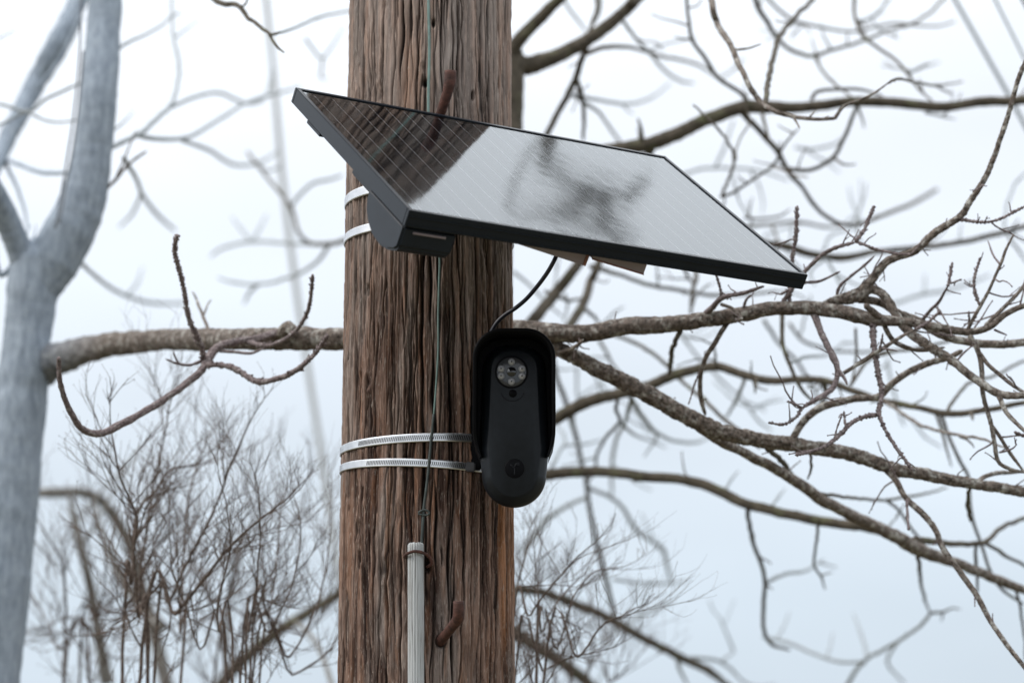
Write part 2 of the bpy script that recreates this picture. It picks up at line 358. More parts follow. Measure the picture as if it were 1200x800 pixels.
for c_px, a_px in ((527.5, 3), (556.5, -5), (239, 1.5), (284, 0)):       # wood pressed flat under the straps
    z_s = CAMZ+ray(600, c_px).z/ray(600, c_px).y*PY0+a_px/99.0*0.147*np.sin(T)
    near = np.exp(-((Z-z_s)/.011)**4); H = H*(1-near)+np.minimum(H, .0012)*near
def plates(nu, ln, sd):         # long splinters with abrupt sides and ends, each its own height and tone
    r = np.random.RandomState(sd); uu = (Uw % 1.0)*nu+0.35*np.sin(Z*7+Uw*60)+0.2*np.sin(Z*19+Uw*130); iu = np.floor(uu).astype(int) % nu; fu = uu-np.floor(uu)
    off = r.rand(nu)*9; lz = ln*(0.5+r.rand(nu)); zz = Z/lz[iu]+off[iu]+0.12*(fu-.5); iz = np.floor(zz).astype(int); fz = zz-iz
    tone = r.rand(nu, 64)[iu, iz % 64]
    edge = np.minimum(np.minimum(fu, 1-fu)*1.0, np.minimum(fz, 1-fz)*lz[iu]*60)
    return tone, edge
t1, e1_ = plates(78, .34, 61); t2, e2_ = plates(170, .16, 62)
H += (t1-.5)*.0042*np.clip(e1_*6, 0, 1)+(t2-.5)*.0022*np.clip(e2_*4, 0, 1)
tone = np.clip(0.5+(t1-.5)*.75+(t2-.5)*.55, 0, 1)
chip = vnoise(Uw, Z*26, 110, 9)*vnoise(Uw, Z*8, 50, 10)
H += -0.0028*np.clip((chip-0.50)/0.15, 0, 1)
pit = np.clip(-(g1/.0042*.8+g2_/.0026*.35+g3/.0015*.2), 0, .9)
S_arc = (Uw-0.5)*2*PI*0.147
rc = random.Random(5)
for _ in range(420):                                              # drying cracks
    a = rc.uniform(-0.24, 0.24)*1.05; z0 = rc.uniform(1.65, TOPZ); ln = rc.choice([0.04, 0.07, .12, 0.2, 0.35, .6])*rc.uniform(.6, 1.4)
    wd = rc.uniform(0.0006, 0.0013)*(1.5 if ln > .3 else 1); dp = rc.uniform(0.003, 0.009)
    i0, i1 = np.searchsorted(ZZ, [z0, z0+ln]); i1 = min(i1, len(ZZ)-1)
    if i1-i0 < 3: continue
    q = (ZZ[i0:i1]-z0)/ln; env = np.clip(np.sin(np.clip(q, 0, 1)*PI)*1.5, 0, 1)[:, None]
    zz = ZZ[i0:i1]; cen = a+0.0025*np.sin(zz*rc.uniform(6, 22)+rc.uniform(0, 6))+0.0012*np.sin(zz*rc.uniform(30, 80))
    g = np.exp(-((S_arc[i0:i1]-cen[:, None])/(wd*(0.4+0.6*env)))**2)*env
    H[i0:i1] -= dp*g; pit[i0:i1] = np.maximum(pit[i0:i1], np.clip(g*1.1-0.1, 0, 1)*rc.uniform(.6, 1))
for _ in range(34):                                               # long deep splits
    a = rc.uniform(-0.24, 0.24); z0 = rc.uniform(1.5, 2.9); ln = rc.uniform(.15, .9); wd = rc.uniform(.0014, .0030)
    i0, i1 = np.searchsorted(ZZ, [z0, z0+ln]); i1 = min(i1, len(ZZ)-1)
    if i1-i0 < 3: continue
    zz = ZZ[i0:i1]; q = (zz-z0)/ln; env = (np.clip(np.sin(np.clip(q, 0, 1)*PI)*1.3, 0, 1)*(0.55+0.45*np.sin(zz*rc.uniform(20, 50)+a*9)))[:, None]
    cen = a+0.006*np.sin(zz*rc.uniform(2, 6)+rc.uniform(0, 6))+0.0015*np.sin(zz*rc.uniform(30, 60))
    g = np.exp(-np.abs((S_arc[i0:i1]-cen[:, None])/(wd*(0.25+0.75*env)))**2.6)*np.clip(env*2, 0, 1)
    H[i0:i1] -= .011*g; pit[i0:i1] = np.maximum(pit[i0:i1], np.clip(g*1.2-.1, 0, 1))
for (a, z0, s, k) in KN:                                          # knots
    ds = (T-a)*0.147; dz = (Z-z0); r2 = np.sqrt((ds/s)**2+(dz/(s*1.9))**2)
    H += -0.004*k*np.exp(-(r2/0.55)**2)+0.0025*k*np.exp(-((r2-0.9)/0.25)**2)
    pit = np.maximum(pit, 0.85*k*np.exp(-(r2/0.32)**2))
def ang_z(px, py):
    p = S(px, py); return math.atan2(p.x-PX0, -(p.y-PY0)), p.z
for (px, py, rx, rz) in ((498, 97, .0062, .0075), (508, 27, .0036, .008), (501, 662, .005, .012), (517, 751, .009, .010), (584, 100, .005, .013), (421, 655, .004, .014), (425, 578, .003, .011), (432, 340, .0035, .010), (555, 112, .003, .008)):
    a, z0 = ang_z(px, py); g = np.exp(-((((T-a)*0.147)/rx)**2+((Z-z0)/rz)**2)**2)
    H -= 0.012*g; pit = np.maximum(pit, g)
bare = np.clip((vnoise(Uw, Z*1.5, 30, 12)-0.60)/0.14, 0, 1)*np.clip((vnoise(Uw, Z*3.5, 14, 13)-0.35)/0.3, 0, 1)
bare += 0.6*np.clip((st-0.72)/0.15, 0, 1)*np.clip((vnoise(Uw, Z*2.5, 20, 14)-0.5)/0.3, 0, 1)
bare = np.clip(bare*(0.35+0.65*st), 0, 0.7)
for c_px, a_px in ((527.5, 3), (556.5, -5), (239, 1.5), (284, 0)):
    z_s = CAMZ+ray(600, c_px).z/ray(600, c_px).y*PY0+a_px/99.0*0.147*np.sin(T)
    near = np.exp(-((Z-z_s)/.012)**4); H = H*(1-near)+np.minimum(H, .0018)*near
PR = 0.150-(Z-1.8)*0.005+H
X = PX0+PR*np.sin(T); Y = PY0-PR*np.cos(T)
nr_, nc_ = T.shape
co = np.stack([X, Y, Z], -1).reshape(-1, 3)
co = np.vstack([co, [[PX0, PY0, TOPZ+.002]]])
ii = np.arange(nr_-1)[:, None]*nc_; jj = np.arange(nc_)[None, :]; j2 = (jj+1) % nc_
Fq = np.stack([ii+jj, ii+j2, ii+nc_+j2, ii+nc_+jj], -1).reshape(-1, 4)
tp = (nr_-1)*nc_
Ft = np.array([[tp+k, tp+(k+1) % nc_, nr_*nc_] for k in range(nc_)])
me = bpy.data.meshes.new('shaft')
me.vertices.add(len(co)); me.vertices.foreach_set('co', co.ravel())
lv = np.concatenate([Fq.ravel(), Ft.ravel()]); me.loops.add(len(lv)); me.loops.foreach_set('vertex_index', lv.astype(np.int32))
me.polygons.add(len(Fq)+len(Ft)); me.polygons.foreach_set('loop_start', np.concatenate([np.arange(len(Fq))*4, len(Fq)*4+np.arange(len(Ft))*3]).astype(np.int32))
me.update(calc_edges=True); me.validate()
for nm, arr in (('pit', pit), ('bare', bare), ('tone', tone)):
    a_ = me.attributes.new(nm, 'FLOAT', 'POINT'); a_.data.foreach_set('value', np.append(arr.ravel(), 0).astype(np.float32))
pole = empty('utility_pole', (PX0, PY0, 0), 'weathered brown wooden pole with long cracks carrying the solar panel', 'pole')
link('shaft', me, MAT['pole_wood'], pole)
def rod(name, pts, rs, mat, parent, sides=12, rough=0.08, label=None, step=None, seed=3):
    V, F, c = tube([(p, r) for p, r in zip(pts, rs)], sides, rough, step or (lambda r: 0.004), seed=seed)
    o = mesh(name, V, F, mat, parent)
    if label: o['label'] = label
    return o
a0 = S(517, 751, -0.02); d0 = S(517, 751).y
rod('step_bolt', [a0, P(517, 750, d0), P(529, 735, d0-.05), P(536.5, 724, d0-.085), P(537.5, 714, d0-.095), P(537.5, 704, d0-.098)], [.0083, .0083, .0083, .0095, .0095, .0088], MAT['rust'], pole, label='rusty bent step bolt near the bottom of the pole')
d0 = S(505, 178).y
rod('step_bolt', [S(505, 178, -.02), P(506, 176, d0), P(516, 135, d0-.055), P(524.5, 108, d0-.085), P(527.5, 95, d0-.094), P(528, 83, d0-.097)], [.0083, .0083, .0083, .0088, .0105, .0098], MAT['rust'], pole, label='rusty step bolt standing up behind the solar panel')

# ------------------------------------------------------------------ solar panel
K = 3.52  # nearness of the panel
C0 = Vector((0, 0, CAMZ))
pB = C0+Vector((-0.14922, 3.42186, 0.84720))          # front left top corner
e1 = Vector((0.862735, 0.505150, -0.022618)).normalized(); e2 = Vector((-0.399927, 0.709033, 0.580802)); nn_ = e1.cross(e2).normalized(); e2 = nn_.cross(e1)
W = 0.7234; Dp = 0.5072
TK = 0.026
def PL(u, v, h): return pB+e1*u+e2*v+nn_*h
def on_panel(px, py, h):           # local (u,v) where the ray of a pixel meets the plane h above the top
    r = ray(px, py); o = PL(0, 0, h); t_ = (o-C0).dot(nn_)/r.dot(nn_); q = C0+r*t_-o
    return q.dot(e1), q.dot(e2)
panel = empty('solar_panel', tuple(PL(W/2, Dp/2, -TK)), 'black framed solar panel tilted over the security camera, reflecting sky and pole', 'solar panel')
fw = 0.008
for (u0, v0, u1, v1) in ((0, 0, W, fw), (0, Dp-fw, W, Dp), (0, fw, fw, Dp-fw), (W-fw, fw, W, Dp-fw)):
    q = MB(); q.box(PL(u0, v0, -TK), e1*(u1-u0), e2*(v1-v0), nn_*TK, 0.0009)
    q.build('frame_rail', MAT['frame_alu'], panel)
q = MB()                              # lips of the frame on the underside and the shadow groove along the front
q.box(PL(0.004, -0.0012, -TK*0.40), e1*(W-.008), e2*0.0035, nn_*0.0016)
q.box(PL(0.004, -0.0012, -TK+.0015), e1*(W-.008), e2*0.0035, nn_*0.0022)
q.build('frame_rib', MAT['frame_alu'], panel)
q = MB(); q.box(PL(fw, fw, -0.012), e1*(W-2*fw), e2*(Dp-2*fw), nn_*0.006); q.build('backsheet', MAT['backsheet'], panel)
nc, nrw = 7, 4; mg = 0.006
cw = (W-2*fw-2*mg)/nc; ch = (Dp-2*fw-2*mg)/nrw
cm = None
from mathutils import Matrix
B3 = Matrix((e1, e2, nn_)).transposed()
for i in range(nc):
    for j in range(nrw):
        if cm is None:
            c_ = 0.009; g_ = 0.0006; w_, h_ = cw-2*g_, ch-2*g_
            poly = [(g_+c_, g_), (g_+w_-c_, g_), (g_+w_, g_+c_), (g_+w_, g_+h_-c_), (g_+w_-c_, g_+h_), (g_+c_, g_+h_), (g_, g_+h_-c_), (g_, g_+c_)]
            Vc = [B3 @ Vector((x_, y_, 0)) for x_, y_ in poly]+[B3 @ Vector((x_, y_, 0.0005)) for x_, y_ in poly]
            Fc = [tuple(range(7, -1, -1)), tuple(range(8, 16))]+[(k, (k+1) % 8, 8+(k+1) % 8, 8+k) for k in range(8)]
            cm = bpy.data.meshes.new('solar_cell'); cm.from_pydata([tuple(v) for v in Vc], [], Fc); cm.materials.append(MAT['cell_black'])
        o = bpy.data.objects.new('solar_cell', cm); COL.objects.link(o); o.parent = panel
        o.location = PL(fw+mg+i*cw, fw+mg+j*ch, -0.0055)-panel.location
q = MB()
for i in range(nc):
    for k in range(3):
        u_ = fw+mg+(i+(k+.5)/3)*cw
        q.box(PL(u_-.00055, fw+.003, -0.0047), e1*.0013, e2*(Dp-2*fw-.006), nn_*.0001)
        for j in range(nrw*2+1):
            v_ = fw+mg+j*ch/2
            if j % 2 == 0 and 0 < j < nrw*2: q.box(PL(u_-.0016, v_-.0013, -0.0045), e1*.0032, e2*.0026, nn_*.0001)
o = q.build('busbars', MAT['silver_line'], panel); o['kind'] = 'stuff'
q = MB(); q.add([PL(fw-.002, fw-.002, -0.0018), PL(W-fw+.002, fw-.002, -0.0018), PL(W-fw+.002, Dp-fw+.002, -0.0018), PL(fw-.002, Dp-fw+.002, -0.0018)], [(0, 1, 2, 3)])
q.build('glass', MAT['panel_glass'], panel)
# mounting box hanging under the left end: D-shaped side profile, extruded along e1
def prism(prof, u0, u1, mat, name, parent, bev=0.004):
    bm = bmesh.new(); n_ = len(prof)
    a = [bm.verts.new(PL(u0, v_, h_)) for v_, h_ in prof]; b_ = [bm.verts.new(PL(u1, v_, h_)) for v_, h_ in prof]
    bm.faces.new(a); bm.faces.new(b_[::-1])
    for k in range(n_): bm.faces.new((a[k], b_[k], b_[(k+1) % n_], a[(k+1) % n_]))
    bmesh.ops.recalc_face_normals(bm, faces=bm.faces)
    if bev: bmesh.ops.bevel(bm, geom=[e_ for e_ in bm.edges if e_.calc_face_angle(0) > 0.5], offset=bev, segments=3, affect='EDGES')
    m_ = bpy.data.meshes.new(name); bm.to_mesh(m_); bm.free(); return link(name, m_, mat, parent, False)
BX0 = on_panel(470, 275, -TK-.001)[0]
prof = [(0.002, -TK-.0005), (0.003, -TK-.035), (0.012, -TK-.044), (0.035, -TK-.053), (0.065, -TK-.058), (0.095, -TK-.056), (0.120, -TK-.046), (0.137, -TK-.033), (0.146, -TK-.017), (0.147, -TK-.0005)]
box = prism(prof, 0.001, 0.091, MAT['box_grey'], 'mounting_box', panel)
q = MB(); q.box(PL(0.018, 0.0005, -TK-.0105), e1*0.055, e2*0.004, nn_*0.0035, .0005); q.build('light_slot', MAT['bracket_metal'], box)
q = MB(); q.box(PL(-0.0004, 0.006, -TK-.002), e1*0.001, e2*0.136, nn_*-0.0018); q.build('lid_seam', MAT['slot_dark'], box)
# clips under the back of the left rail
for v_ in (Dp*0.78,):
    q = MB(); q.box(PL(-.0005, v_-.03, -TK-.005), e1*0.02, e2*0.06, nn_*0.006, .001); q.build('rail_clip', MAT['frame_alu'], panel)
def quadplate(name, pxs, h0, th, mat, parent):
    q = [on_panel(px, py, h0) for px, py in pxs]
    V = [PL(u, v, h0) for u, v in q]+[PL(u, v, h0-th) for u, v in q]; k = len(q)
    F = [tuple(range(k)), tuple(range(2*k-1, k-1, -1))]+[(i, k+i, k+(i+1) % k, (i+1) % k) for i in range(k)]
    return mesh(name, V, F, mat, parent, False)
# folded metal bracket under the middle of the panel
def wedge(u0, u1, v0, v1, ha, hb, mat, name, parent):
    V = [PL(u, v, h) for v in (v0, v1) for u, h in ((u0, -TK-.0005), (u1, -TK-.0005), (u1, -TK-hb), (u0, -TK-ha))]
    return mesh(name, V, [(0, 1, 2, 3), (7, 6, 5, 4), (0, 4, 5, 1), (1, 5, 6, 2), (2, 6, 7, 3), (3, 7, 4, 0)], mat, parent, False)
brk = wedge(.203, .322, .014, .16, .005, .022, MAT['bracket_metal'], 'bracket', panel); brk['label'] = 'bare metal bracket nearest the pole'
wedge(.3222, .327, .013, .16, .0215, .0225, MAT['bracket_rust'], 'bracket_edge', brk)
brk = wedge(.333, .432, .012, .14, .008, .020, MAT['bracket_metal'], 'bracket', panel); brk['label'] = 'bare metal bracket with a coppery lower edge'
q = MB(); q.box(PL(.333, .0105, -TK-.0095), e1*.0995+nn_*-.012, e2*.003, nn_*.0022, .0004); q.build('bracket_edge', MAT['bracket_rust'], brk)
# standoff arm that carries the panel: from the box to the pole, hidden behind it
ar = MB(); ar.box(PL(.055, .13, -TK-.045), e1*.035, e2*.20, nn_*.03, .003); ar.build('mounting_arm', MAT['frame_alu'], panel)

# ------------------------------------------------------------------ security camera
u_ = 0.001425
FY = 3.915
cc = P(602.5, 490, FY)
seccam = empty('security_camera', tuple(cc), 'black hooded security camera strapped to the right side of the pole', 'camera')
def stadium(r1, z1, r2, z2, n=48, off=0.0, sq=1.0):
    pts = []
    for k in range(n+1):
        a = PI*k/n; c_, s_ = math.cos(a), math.sin(a)
        c_ = math.copysign(abs(c_)**sq, c_); s_ = abs(s_)**sq
        pts.append(((r1-off)*c_, z1+(r1-off)*s_))
    pts.append((-(r1+r2)/2-3.2+off, -34))
    for k in range(n+1):
        a = PI+PI*k/n; pts.append(((r2-off)*math.cos(a), z2+(r2-off)*math.sin(a)))
    pts.append(((r1+r2)/2+3.2-off, -34))
    return pts
def loft(rings, mat, name, parent, caps=True):
    V = []; F = []; n_ = len(rings[0][0])
    for pts, yy in rings:
        for x_, z_ in pts: V.append(cc+Vector((x_*u_, yy, z_*u_)))
    for i in range(len(rings)-1):
        for k in range(n_): F.append((i*n_+k, i*n_+(k+1) % n_, (i+1)*n_+(k+1) % n_, (i+1)*n_+k))
    if caps: F.append(tuple(range(n_-1, -1, -1))); F.append(tuple((len(rings)-1)*n_+k for k in range(n_)))
    return mesh(name, V, F, mat, parent)
def tap(o_): return stadium(37, 52, 37.0, -64, off=o_, sq=0.78)
body = loft([(tap(11), .098), (tap(9), .092), (tap(4), .060), (tap(0.6), .034), (tap(0), .026), (tap(0.8), .021), (tap(3.5), .0135), (tap(8.5), .0035), (tap(10.0), 0.0008), (tap(11), 0.0)], MAT['plastic_black'], 'body', seccam)
# hood: strip round the top and down both sides
def hoodpath(w_, top, cr_, zb, n=10):
    p = [(-w_, zb), (-w_-.3, zb+20), (-w_, zb+60)]
    for k in range(n+1): a = PI-PI/2*k/n; p.append((-w_+cr_+cr_*math.cos(a), top-cr_+cr_*math.sin(a)))
    for k in range(n+1): a = PI/2-PI/2*k/n; p.append((w_-cr_+cr_*math.cos(a), top-cr_+cr_*math.sin(a)))
    return p+[(w_, zb+60), (w_+.3, zb+20), (w_, zb)]
ho = hoodpath(47.5, 102, 34, -18); hi = hoodpath(43.5, 97.5, 31, -18)
for P_ in (ho, hi):          # sides lean in at the bottom where they meet the body
    w9 = abs(P_[0][0])
    for k, sg in ((0, -1), (-1, 1)): P_[k] = (sg*(39.5 if w9 > 45 else 37.5), -44)
    P_.insert(1, (-w9+2.2, -30)); P_.insert(len(P_)-1, (w9-2.2, -30)); P_.insert(2, (-w9, -18)); P_.insert(len(P_)-2, (w9, -18))
V = []; F = []; n_ = len(ho)
def hy(z_): return -0.034*min(1, max(0, (z_+30)/95.))**0.8-0.002      # front edge: forward at the top, back near the bottom
for (x_, z_), (x2, z2) in zip(ho, hi):
    f_ = hy(z_)+.006
    for (a, b_, yy) in ((x_, z_, .094), (x_, z_, f_+.004), (x_*.985, z_-.6, f_), (x2, z2, f_+.0005), (x2*.97, z2-1, .03)):
        V.append(cc+Vector((a*u_, yy, b_*u_)))
for i in range(n_-1):
    for k in range(4): F.append((i*5+k, (i+1)*5+k, (i+1)*5+k+1, i*5+k+1))
hood = mesh('hood', V, F, MAT['plastic_hood'], seccam)
# dark wall of the hood behind the body
bkp = MB(); pts = hi; V = [cc+Vector((a*u_, .030, b_*u_)) for a, b_ in pts]; V2 = [cc+Vector((a*u_, .092, b_*u_)) for a, b_ in pts]; n_ = len(pts)
mesh('hood_back', V+V2, [tuple(range(n_)), tuple(range(2*n_-1, n_-1, -1))]+[(i, (i+1) % n_, n_+(i+1) % n_, n_+i) for i in range(n_)], MAT['plastic_hood'], hood, False)
def disc(name, x_, z_, r_, y0, y1, mat, parent, n=40, dome=0.0, bevel=0.6):
    rings = [([(x_+r_*math.cos(2*PI*k/n), z_+r_*math.sin(2*PI*k/n)) for k in range(n)], y0), ([(x_+r_*math.cos(2*PI*k/n), z_+r_*math.sin(2*PI*k/n)) for k in range(n)], y1+.0004),
             ([(x_+(r_-bevel)*math.cos(2*PI*k/n), z_+(r_-bevel)*math.sin(2*PI*k/n)) for k in range(n)], y1)]
    if dome: rings += [([(x_+(r_-bevel)*f_*math.cos(2*PI*k/n), z_+(r_-bevel)*f_*math.sin(2*PI*k/n)) for k in range(n)], y1-dome*(1-f_*f_)) for f_ in (.8, .55, .25, .02)]
    return loft(rings, mat, name, parent)
LX, LZ = -3.0, 54.0
disc('lens_rim', LX, LZ, 19.2, .004, -.0012, MAT['plastic_hood'], seccam)
win = disc('lens_window', LX, LZ, 17.2, .0, -.0018, MAT['window_dark'], seccam, dome=.0012)
for (a_, b_) in ((0, 11.5), (12, 3.4), (12, -5), (0, -11.5), (-12, -5), (-12, 3.4)):
    s_ = disc('led_ring', LX+a_, LZ+b_, 4.1, .0, -.0036, MAT['led_ring'], win, n=18)
    disc('led', LX+a_, LZ+b_, 2.9, .0, -.0042, MAT['led_glass'], win, n=16, dome=.002)
    disc('led_chip', LX+a_, LZ+b_, 1.0, .0, -.0066, MAT['slot_dark'], win, n=10, bevel=.2)
disc('lens', LX, LZ, 5.6, .0, -.0042, MAT['lens_dark'], win, n=24, dome=.0025)
# raised arc round the small sensor under the window
pts = [cc+Vector(((LX+1+13.5*math.cos(a))*u_, -.0003, (LZ-21+13.5*math.sin(a)*.95)*u_)) for a in [R_(196+k*148/16) for k in range(17)]]
V, F, c_ = tube([(p, .0007) for p in pts], 8, step=lambda r: .002); mesh('sensor_arc', V, F, MAT['emblem_mark'], seccam)
sn = disc('motion_sensor', LX+1.5, LZ-25, 4.6, .002, -.0010, MAT['emblem'], seccam, n=24, dome=.0015)
em = disc('emblem', 0.5, -58, 11.2, .002, -.0009, MAT['emblem'], seccam, n=36)
q = MB()
for pp in ([(0.5, -65.5), (0.5, -57)], [(0.5, -58), (-2.5, -55), (-4.2, -53.5)], [(0.5, -57), (2.0, -53), (5, -51.5)], [(2.0, -53), (5.6, -55), (5, -51.5)]):
    V, F, c_ = tube([(cc+Vector((a*u_, -.0012, b_*u_)), .0010) for a, b_ in pp], 6, step=lambda r: .002); q.add(V, F)
q.build('emblem_sprout', MAT['emblem_mark'], em, True)
# mounting shoe between pole and body
q = MB(); q.box(P(553, 542, 4.02)-Vector((.004, 0, .012)), (.020, 0, 0), (0, .05, 0), (0, 0, .11), .003); q.build('mounting_shoe', MAT['plastic_hood'], seccam)

# ------------------------------------------------------------------ steel straps
def strap(c_px, a_px, wpx, label, ph0=-100, ph1=100, slots=True, group=None, lock=None):
    p0 = S(500, c_px-14); z0 = CAMZ+ray(600, c_px).z/ray(600, c_px).y*PY0
    slope = a_px/99.0
    o = empty('steel_strap', (PX0, PY0, z0), label, 'strap', group)
    hw = wpx/2*.00147; V = []; F = []; n_ = 180
    for k in range(n_+1):
        ph = -PI+2*PI*k/n_; bul = 0.0030
        for dz, dr in ((-hw, bul), (-hw*.82, bul+.0009), (hw*.82, bul+.0009), (hw, bul), (hw, bul-.0005), (-hw, bul-.0005)):
            z_ = z0+slope*0.147*math.sin(ph)+dz; r_ = prad(z_)+dr
            V.append((PX0+r_*math.sin(ph), PY0-r_*math.cos(ph), z_))
    for k in range(n_):
        for i in range(6): F.append((k*6+i, (k+1)*6+i, (k+1)*6+(i+1) % 6, k*6+(i+1) % 6))
    mesh('band', V, F, MAT['steel'], o, False)
    if slots:
        q = MB(); ph = R_(ph0)
        while ph < R_(ph1):
            z_ = z0+slope*0.147*math.sin(ph); r_ = prad(z_)+.00395
            tn = Vector((math.cos(ph), math.sin(ph), 0)); nd = Vector((math.sin(ph), -math.cos(ph), 0)); c0 = Vector((PX0, PY0, z_))+nd*r_
            t2 = Vector((0, 0, 1))+tn*.28
            q.box(c0-t2*hw*.52-tn*.0008, tn*.0016, nd*.0002, t2*hw*1.04); ph += R_(1.25)
        b_ = q.build('slots', MAT['slot_dark'], o); b_['kind'] = 'stuff'
    return o
strap(527.5, 3, 9.6, 'upper of the two slotted steel straps beside the security camera', -48, 100, group='steel straps round the pole')
strap(556.5, -5, 9.0, 'lower of the two slotted steel straps beside the security camera', -40, 100, group='steel straps round the pole')
strap(239, 1.5, 11.5, 'plain steel strap at the left of the pole, higher of the pair under the panel', slots=False, group='steel straps round the pole')
strap(284, 0, 10.0, 'plain steel strap at the left of the pole, lower of the pair under the panel', slots=False, group='steel straps round the pole')
# worm screw housing at the end of the lower strap belongs to it
lk = [o for o in COL.objects if o.name.startswith('steel_strap')][1]
q = MB(); s0 = S(550, 547, .003); q.box(s0-Vector((.006, .008, .008)), (.016, 0, -.001), (0, .01, 0), (0, 0, .016), .002); q.build('screw_housing', MAT['slot_dark'], lk)

# ------------------------------------------------------------------ wires on the pole
def onpole(pp, off): return [S(a, b_, off) for a, b_ in pp]
g = [(501.5, -60), (502, 0), (503, 60), (502, 128), (505, 200), (511, 260), (515, 300), (514.5, 330), (513.5, 370), (513.5, 410), (510.5, 460), (508, 490)]
V, F, c_ = tube([(p, .0024 if i < 5 else .0017) for i, p in enumerate(onpole(g, .0065))], 8, step=lambda r: .01)
gw = empty('ground_wire', tuple(S(508, 490)), 'thin green wire running down the face of the pole into the white conduit', 'wire')
mesh('green_wire', V, F, MAT['wire_green'], gw)
g2 = [(508.3, 485), (505, 520), (501, 560), (497, 592), (496, 603), (495, 620), (493.5, 645)]
V, F, c_ = tube([(p, .0024) for p in onpole(g2, .0075)], 8, rough=.1, step=lambda r: .006); mesh('dark_wire', V, F, MAT['wire_dark'], gw)
kn = [(490, 601), (493, 598.5), (498, 597), (503, 600), (501, 603), (495, 603), (490, 601.5)]
V, F, c_ = tube([(p, .0017) for p in onpole(kn, .0105)], 8, step=lambda r: .002); mesh('wire_tie', V, F, MAT['wire_dark'], gw)
# conduit: fluted round moulding
top = S(487.3, 636, .010); bot = S(487.5, 800, .010); dirv = (bot-top); bot2 = top+dirv*(1.9/ abs(dirv.z)); bot2.z = max(bot2.z, 0.0)
dn = (bot2-top).normalized(); sx_ = Vector((1, 0, 0)); sx_ = (sx_-dn*sx_.dot(dn)).normalized(); sy_ = dn.cross(sx_)
V = []; F = []; nS = 84; zs = [0, .001, .003]+[.003+k*.006 for k in range(1, 60)]+[.36+k*.1 for k in range(1, 14)]
for i, zz_ in enumerate(zs):
    r0 = .0128 if i > 1 else (.0118 if i else .0105)
    for k in range(nS):
        th = 2*PI*k/nS; p0 = top+dn*zz_
        r_ = r0*(1+.06*math.cos(th*18+1.2*mnoise.noise(Vector((th*2, zz_*6, 0))))+.02*mnoise.noise(Vector((math.cos(th)*3, math.sin(th)*3, zz_*30))))
        en = (.0016*mnoise.noise(Vector((th*3, 0, 4)))) if i < 3 else 0
        V.append(p0+sx_*math.cos(th)*r_+sy_*math.sin(th)*r_+dn*en)
for i in range(len(zs)-1):
    for k in range(nS): F.append((i*nS+k, i*nS+(k+1) % nS, (i+1)*nS+(k+1) % nS, (i+1)*nS+k))
F.append(tuple(range(nS-1, -1, -1)))
tag(mesh('cable_conduit', V, F, MAT['conduit_white']), 'white grooved cable moulding running down the front of the pole', 'conduit')
sp_ = [S(475, 652, -.004), P(474.5, 651, S(475, 652).y-.012), P(478, 648, top.y-.016), P(486, 645.5, top.y-.018), P(496, 647.5, top.y-.015), P(503, 652, top.y-.008), P(506, 659, S(506, 660).y-.012), P(502, 663, S(502, 663).y-.006), S(500, 664, -.004)]
V, F, c_ = tube([(p, .0026) for p in sp_], 10, rough=.1, step=lambda r: .002)
tag(mesh('staple', V, F, MAT['rust']), 'rusty wire staple hooked over the top of the white conduit', 'staple')
# power cable from the panel to the camera
pts = [P(652, 300, 3.86), P(648, 308, 3.86), P(641, 320, 3.87), P(630, 335, 3.89), P(617, 350, 3.92), P(604, 361, 3.945), P(593, 368, 3.955), P(583, 377, 3.96), P(576, 388, 3.965), P(572, 397, 3.97)]
V, F, c_ = tube([(p, .0036) for p in pts], 12, step=lambda r: .004)
tag(mesh('power_cable', V, F, MAT['cable_navy']), 'dark cable curving from under the solar panel to the top of the security camera', 'cable')

